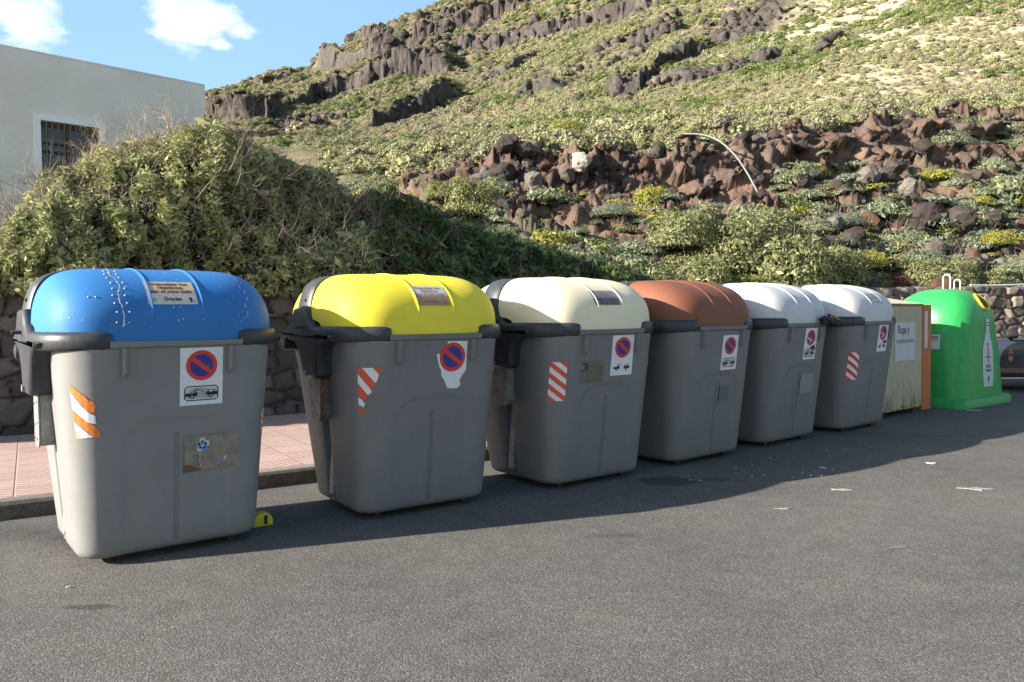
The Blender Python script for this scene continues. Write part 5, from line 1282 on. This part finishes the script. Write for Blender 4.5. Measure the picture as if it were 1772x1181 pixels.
# --- boulders that stand out on the bank
def rock_bm(seed, sub=3, ang=.35):
    bm = bmesh.new(); bmesh.ops.create_icosphere(bm, subdivisions=sub, radius=1); rs = random.Random(seed); o = Vector((rs.uniform(0, 50), rs.uniform(0, 50), rs.uniform(0, 50)))
    pl = [(Vector((rs.gauss(0, 1), rs.gauss(0, 1), rs.gauss(0, 1))).normalized(), rs.uniform(.55, .85)) for _ in range(9)]
    for v in bm.verts:
        q = v.co.normalized(); k = 1
        for (n_, d_) in pl:
            c_ = q.dot(n_)
            if c_ > 0: k = min(k, d_/c_)
        v.co = q*k*(1+.16*mnoise.fractal(q*2.6+o, 1, 2, 4))
    return bm
def rockmat(name, c1, c2, c3):
    m, g, b = newmat(name, .93, .2); P = g.coord(); oi = g.n('ShaderNodeObjectInfo').outputs['Random']
    n = g.noise(P, 1.6, 8, .75); n2 = g.noise(P, 9, 6, .75); c = g.mix(g.ramp(n, [(.35, 0), (.65, 1)]), c1, c2); c = g.mix(g.ramp(n2, [(.5, 0), (.7, .6)]), c, c3)
    c = g.mix(g.math('MULTIPLY', oi, .8), c, g.mix(1.0, c, (.55, .5, .48), 'MULTIPLY')); g.link(c, b.inputs[0]); g.link(g.bump(n2, .8, .1), b.inputs['Normal']); return m
RK_D = rockmat('dark_lava_rock', (.06, .05, .044), (.12, .102, .09), (.038, .033, .03)); RK_G = rockmat('grey_boulder', (.17, .155, .135), (.27, .245, .215), (.10, .088, .078)); RK_W = rockmat('pale_boulder', (.50, .48, .43), (.62, .59, .53), (.33, .31, .27)); RK_R = rockmat('red_cinder_rock', (.12, .062, .042), (.19, .11, .078), (.08, .048, .038))
BOUL = [(1004, 294, 20, RK_W, 'pale grey-white boulder lodged in the red bank'), (926, 325, 20, RK_G, 'flat grey boulder lying on the red bank left of the white one'), (983, 316, 18, RK_G, 'upright grey block below the white boulder'),
 (872, 318, 26, RK_D, 'large dark lava rock at the left end of the red bank'), (880, 285, 22, RK_D, 'dark lava rock on the upper left shoulder of the red bank'), (882, 335, 15, RK_D, 'low dark rock at the foot of the left rock pile'),
 (905, 272, 16, RK_D, 'dark rock just under the bank rim left of the white boulder'), (945, 300, 14, RK_R, 'reddish cinder rock between the grey and white boulders'), (1222, 322, 14, RK_G, 'pale stone in the hollow left of the hose'), (1216, 262, 8, RK_G, 'small grey stone in the shade above the hose'),
 (1612, 505, 24, RK_R, 'brown boulder behind the wall top just left of the green bottle bank'), (1490, 322, 22, RK_G, 'angular grey boulder in the middle of the rocky slope'), (1588, 275, 20, RK_D, 'pointed dark boulder beside the soil ledge'), (1645, 392, 26, RK_D, 'dark boulder left of the vivid yellow-green shrub'),
 (1380, 262, 14, RK_D, 'flat dark boulder beside the red ledge right of the hose'), (1540, 300, 18, RK_D, 'dark boulder below the soil ledge'), (1585, 385, 24, RK_D, 'rounded dark boulder mid slope'), (1710, 392, 20, RK_D, 'dark boulder right of the vivid yellow-green shrub'), (1560, 335, 17, RK_G, 'grey boulder standing out of the scree')]
rb = []
for i in range(5):
    bm = rock_bm(i+2); me = bpy.data.meshes.new('stone'); bm.to_mesh(me); bm.free(); rb.append(me)
for i, (px, py, rp, mt_, lab) in enumerate(BOUL):
    p, Yd = on_slope(px, py); me = rb[i % 5].copy(); me.materials.clear(); me.materials.append(mt_); o = bpy.data.objects.new('boulder', me); C.objects.link(o)
    s_ = rp*Yd/F_PX*1.0; o.location = p+Vector((0, -.35 if mt_ is not RK_W else -.8, s_*.35)); o.scale = (s_*random.uniform(.9, 1.25), s_, s_*random.uniform(.7, 1)); o.rotation_euler = (random.uniform(-.4, .4), random.uniform(-.4, .4), random.uniform(0, 6)); tag(o, lab, 'boulder', 'boulders on the bank')

# --- instanced masses: scree, hillside scrub, ground scrub
def scatter(name, pts, scl, protos, label, cat, idx=None):
    """one object; geometry nodes put a random prototype mesh on every point"""
    me = bpy.data.meshes.new(name); me.vertices.add(len(pts)); me.vertices.foreach_set('co', np.asarray(pts, np.float32).ravel())
    for nm, dat in (('scl', scl), ('rz', rng.uniform(0, 6.28, len(pts))), ('tilt', rng.uniform(-.3, .3, len(pts)))):
        a = me.attributes.new(nm, 'FLOAT', 'POINT'); a.data.foreach_set('value', np.asarray(dat, np.float32))
    a = me.attributes.new('pick', 'INT', 'POINT'); a.data.foreach_set('value', np.asarray(idx if idx is not None else rng.integers(0, len(protos), len(pts)), np.int32))
    o = bpy.data.objects.new(name, me); C.objects.link(o)
    t = bpy.data.node_groups.new(name+'_nodes', 'GeometryNodeTree'); t.interface.new_socket('Geometry', in_out='INPUT', socket_type='NodeSocketGeometry'); t.interface.new_socket('Geometry', in_out='OUTPUT', socket_type='NodeSocketGeometry')
    N_ = t.nodes.new; K = t.links.new; gi = N_('NodeGroupInput'); go = N_('NodeGroupOutput')
    join = N_('GeometryNodeGeometryToInstance')
    for p_ in protos[::-1]:
        oi = N_('GeometryNodeObjectInfo'); oi.inputs['Object'].default_value = p_; oi.inputs['As Instance'].default_value = False; g1 = N_('GeometryNodeGeometryToInstance'); K(oi.outputs['Geometry'], g1.inputs[0]); p_['_g'] = 1
        K(g1.outputs[0], join.inputs[0]) if False else None
        protos_nodes.append(g1)
    jg = N_('GeometryNodeJoinGeometry')
    for g1 in protos_nodes: K(g1.outputs[0], jg.inputs[0])
    protos_nodes.clear(); t.nodes.remove(join)
    ip = N_('GeometryNodeInstanceOnPoints'); K(gi.outputs[0], ip.inputs['Points']); K(jg.outputs[0], ip.inputs['Instance']); ip.inputs['Pick Instance'].default_value = True
    def A_(nm, ty='FLOAT'):
        n = N_('GeometryNodeInputNamedAttribute'); n.data_type = ty; n.inputs[0].default_value = nm; return n.outputs[0]
    K(A_('pick', 'INT'), ip.inputs['Instance Index']); cx_ = N_('ShaderNodeCombineXYZ'); K(A_('tilt'), cx_.inputs[0]); K(A_('rz'), cx_.inputs[2])
    K(cx_.outputs[0], ip.inputs['Rotation']); K(A_('scl'), ip.inputs['Scale']); K(ip.outputs[0], go.inputs[0])
    md = o.modifiers.new('scatter', 'NODES'); md.node_group = t
    return tag(o, label, cat, None, 'stuff')
protos_nodes = []
def hidden(me_o):       # prototypes live in their own unlinked collection, only their copies are in the scene
    for c_ in list(me_o.users_collection): c_.objects.unlink(me_o)
    return me_o
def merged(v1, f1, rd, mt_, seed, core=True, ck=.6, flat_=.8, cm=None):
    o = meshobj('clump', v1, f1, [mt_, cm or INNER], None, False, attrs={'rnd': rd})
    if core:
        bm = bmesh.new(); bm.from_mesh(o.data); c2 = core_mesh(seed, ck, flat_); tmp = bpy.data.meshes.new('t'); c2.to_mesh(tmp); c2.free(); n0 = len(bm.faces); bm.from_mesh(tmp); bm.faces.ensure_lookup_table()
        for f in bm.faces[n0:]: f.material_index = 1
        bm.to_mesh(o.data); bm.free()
    return hidden(o)
CUSH = mat('cushion_shrub_mass', (.13, .145, .065), .9, .1, var=.35, vscale=6, bump=.6, bscale=14); CUSHG = mat('grey_shrub_mass', (.12, .115, .08), .9, .1, var=.35, vscale=6, bump=.6, bscale=14)
hp = []
for i in range(4):
    v, f, rd = shrub_mesh(300, .20, 20+i, .85, .75, .78); hp.append(merged(v, f, rd, L_HILL if i < 3 else L_HILLG, i, True, .80, .8, CUSH if i < 3 else CUSHG))
L_HILLD = leafmat('hill_dark_shrub_leaves', (.06, .085, .03), (.12, .16, .05), (.20, .24, .08), trans=.15)
v, f, rd = shrub_mesh(300, .20, 27, .85, .75, .78); hp.append(merged(v, f, rd, L_HILLD, 7, True, .80, .8, mat('dark_shrub_mass', (.065, .085, .035), .9, .1, var=.35, vscale=6)))
v, f, rd = shrub_mesh(260, .16, 29, .7, .3, .6); hp.append(merged(v, f, rd, DEAD_L, 8, True, .6, .7, CUSHG))
# mountain scrub, even over the visible slope
n = 76000
px = rng.uniform(300, 1850, n); kq = knots(px); yq = kq[2, 1]+2+(np.maximum(kq[3, 1], -45)-kq[2, 1]-2)*rng.random(n); s_ = np.clip((yq-kq[2, 1])/(kq[3, 1]-kq[2, 1]), 0, 1)
Yp = kq[2, 0]+(kq[3, 0]-kq[2, 0])*s_+rng.uniform(-2, 0, n)
z, rk_, so_, mt2 = terrain(px, Yp); X = (px-886)/F_PX*Yp
yimg = 541-(px-886)*.01035-(z-H_EYE)/Yp*F_PX
stw = straw_f(X, Yp, px)
cl = fbm(X*.12, Yp*.12, 5, oct=3)
ok = (yimg > -40) & (rng.random(n) > rk_*1.3) & (rng.random(n) > stw*.72) & (rng.random(n) < np.clip(.8+cl*1.3, .35, 1))
px, Yp, z, X, stw = px[ok], Yp[ok], z[ok], X[ok], stw[ok]
sc = .62*rng.lognormal(0, .36, len(px))*(Yp/250)**.72
idx = np.where(rng.random(len(px)) < np.clip(.24+.45*(px < 850), 0, 1), 3, rng.integers(0, 3, len(px)))
nA = fbm(X*.09, Yp*.14, 21, oct=3); nB = fbm(X*.07+5, Yp*.1, 25, oct=3)
idx = np.where((nA > .12) & (rng.random(len(px)) < .75), 4, idx); idx = np.where((nB > .16) & (rng.random(len(px)) < .6), 5, idx); idx = np.where(rng.random(len(px)) < .07, 5, idx); sc = sc*(1+.6*(rng.random(len(px)) < .04))
scatter('hillside_scrub', np.stack([X, Yp, z-.05*sc], 1), sc, hp, 'dense scrub of small rounded green shrubs all over the mountainside', 'scrub', idx=idx)
# rocks: bank face, ledges, scree
rp_ = []
for i in range(6):
    bm = rock_bm(30+i, 2); me = bpy.data.meshes.new('stone'); bm.to_mesh(me); bm.free(); me.materials.append((RK_D, RK_D, RK_G, RK_D, RK_R, RK_D)[i]); o = bpy.data.objects.new('stone', me); C.objects.link(o); rp_.append(hidden(o))
n = 9500
px = rng.uniform(640, 1850, n); kq = knots(px); yw0 = line_at(WALL, (px-886)/F_PX)+.6
u = rng.random(n); Yp = yw0+(kq[2-1, 0]+.6-yw0)*u
top = rng.random(n) < .30; Yp = np.where(top, kq[1, 0]-.25+rng.normal(size=n)*.6, Yp)
bk = (Yp-kq[0, 0])/(kq[1, 0]-kq[0, 0])
dens = np.where(top, .9, np.where(px > 1290, .8, np.where((px > 840) & (px < 960), .75, .16)))*np.clip(.6+1.6*fbm(px*.012, Yp*.6, 3, oct=3), .12, 1)*smoothstep((px-700)/90)*(1+.5*((px > 1290) & (px < 1620) & (bk > 0) & (bk < .62)))
# bare soil ledge right of the hose stays free
dens = dens*np.where((px > 1290) & (px < 1600) & (bk > .62) & (bk < .93), .15, 1)
ok = rng.random(n) < dens; px, Yp, top = px[ok], Yp[ok], top[ok]; z = terrain(px, Yp)[0]
sc = np.clip(rng.lognormal(-2.6, .7, len(px)), .025, .30)*np.where(top, .9, 1)
scatter('scree_stones', np.stack([(px-886)/F_PX*Yp, Yp, z+sc*.2], 1), sc, rp_, 'loose dark volcanic stones strewn over the red bank and slope', 'stones')
# rock faces on the mountain ledges
n = 16000; px = rng.uniform(320, 1500, n); kq = knots(px); s_ = rng.random(n); Yp = kq[2, 0]+(kq[3, 0]-kq[2, 0])*s_; z, rk_, _, _ = terrain(px, Yp); ok = rng.random(n) < rk_*.55; px, Yp, z = px[ok], Yp[ok], z[ok]
sc = rng.lognormal(-.55, .5, len(px))*np.clip(Yp/160, .3, 1.4)
scatter('ledge_rocks', np.stack([(px-886)/F_PX*Yp, Yp, z], 1), sc, [rp_[0], rp_[1], rp_[3]], 'dark jagged rock outcrops along the mountain ledges', 'rocks')
# low ground scrub between the wall and the bank
gp = []
for i, (mt_, fl_) in enumerate(((L_GL, .45), (L_PALE, .7), (L_YG, .6), (L_GL, .35))):
    v, f, rd = shrub_mesh(420, .19, 40+i, fl_, .4, .5); gp.append(merged(v, f, rd, mt_, 9+i, True, .6, fl_))
n = 7000; px = rng.uniform(400, 1900, n); kq = knots(px); yw0 = line_at(WALL, (px-886)/F_PX)+.5; u = rng.random(n)**1.15; Yp = yw0+(kq[1, 0]-yw0)*u
bk = (Yp-kq[0, 0])/(kq[1, 0]-kq[0, 0])
d_ = np.where(px > 1350, .85-.65*np.clip(bk, 0, 1), np.where(bk < 0, .7, .03))*np.clip(.5+1.5*fbm(px*.02, Yp*.7, 6, oct=3), .05, 1)
d_ = np.where(px < 690, .9, d_); d_ = np.where((bk > .97) | ((bk > .62) & (px > 690) & (px < 1640)), 0, d_); d_ = np.where((px > 1650) & (bk > .6), .6, d_)
ok = rng.random(n) < d_; px, Yp = px[ok], Yp[ok]; z = terrain(px, Yp)[0]
scatter('ground_scrub', np.stack([(px-886)/F_PX*Yp, Yp, z], 1), rng.lognormal(-1.35, .4, len(px)), gp, 'low silvery and yellowish scrub covering the slope above the wall', 'scrub', idx=np.where(rng.random(len(px)) < .55, 0, rng.integers(0, 4, len(px))))
# tufts along the rim of the bank and on the terrace behind it
n = 6000; px = rng.uniform(560, 1850, n); kq = knots(px); Yp = kq[1, 0]+.6+(kq[2, 0]-kq[1, 0])*rng.random(n)**1.2; z = terrain(px, Yp)[0]
scatter('terrace_scrub', np.stack([(px-886)/F_PX*Yp, Yp, z], 1), rng.lognormal(-1.7, .4, n), [hp[0], hp[1], hp[2], hp[3]], 'green and yellow scrub on the terrace above the red bank', 'scrub')

# --- pale hose arching down the bank, thin pipe on the wall
def w2(px, py, Y): return Vector(((px-886)/F_PX*Y, Y, H_EYE+(541-(px-886)*.01035-py)*Y/F_PX))
hs = [(1185, 234, 26.0), (1215, 235, 25.6), (1245, 246, 25.0), (1272, 270, 24.4), (1293, 300, 23.8), (1312, 335, 23.2), (1330, 366, 22.3), (1338, 385, 21.9)]
def spline(P, n=6):
    out = []
    P = [P[0]]+P+[P[-1]]
    for i in range(1, len(P)-2):
        for k in range(n):
            t = k/n; a, b_, c_, d = P[i-1], P[i], P[i+1], P[i+2]
            out.append(.5*((2*b_)+(-a+c_)*t+(2*a-5*b_+4*c_-d)*t*t+(-a+3*b_-3*c_+d)*t**3))
    out.append(P[-2]); return out
w = MB(); w.tube(spline([w2(*p) for p in hs]), .026, 8); tag(w.build('water_hose', mat('pale_hose', (.20, .20, .20), .5, .4, var=.1), None, True), 'pale grey hose arching from the bank rim down to the shrubs', 'hose')
wl = [(x, np.interp(x, [p[0] for p in WALL], [p[1] for p in WALL])) for x in np.linspace(11.2, 17, 14)]
w = MB(); w.tube([Vector((x, y+.1, wall_top(x)+.07+.02*math.sin(x*2))) for x, y in wl], .024, 8); tag(w.build('pipe', mat('pale_pipe', (.5, .49, .46), .6), None, True), 'thin pale pipe lying along the top of the sunlit stone wall at right', 'pipe')
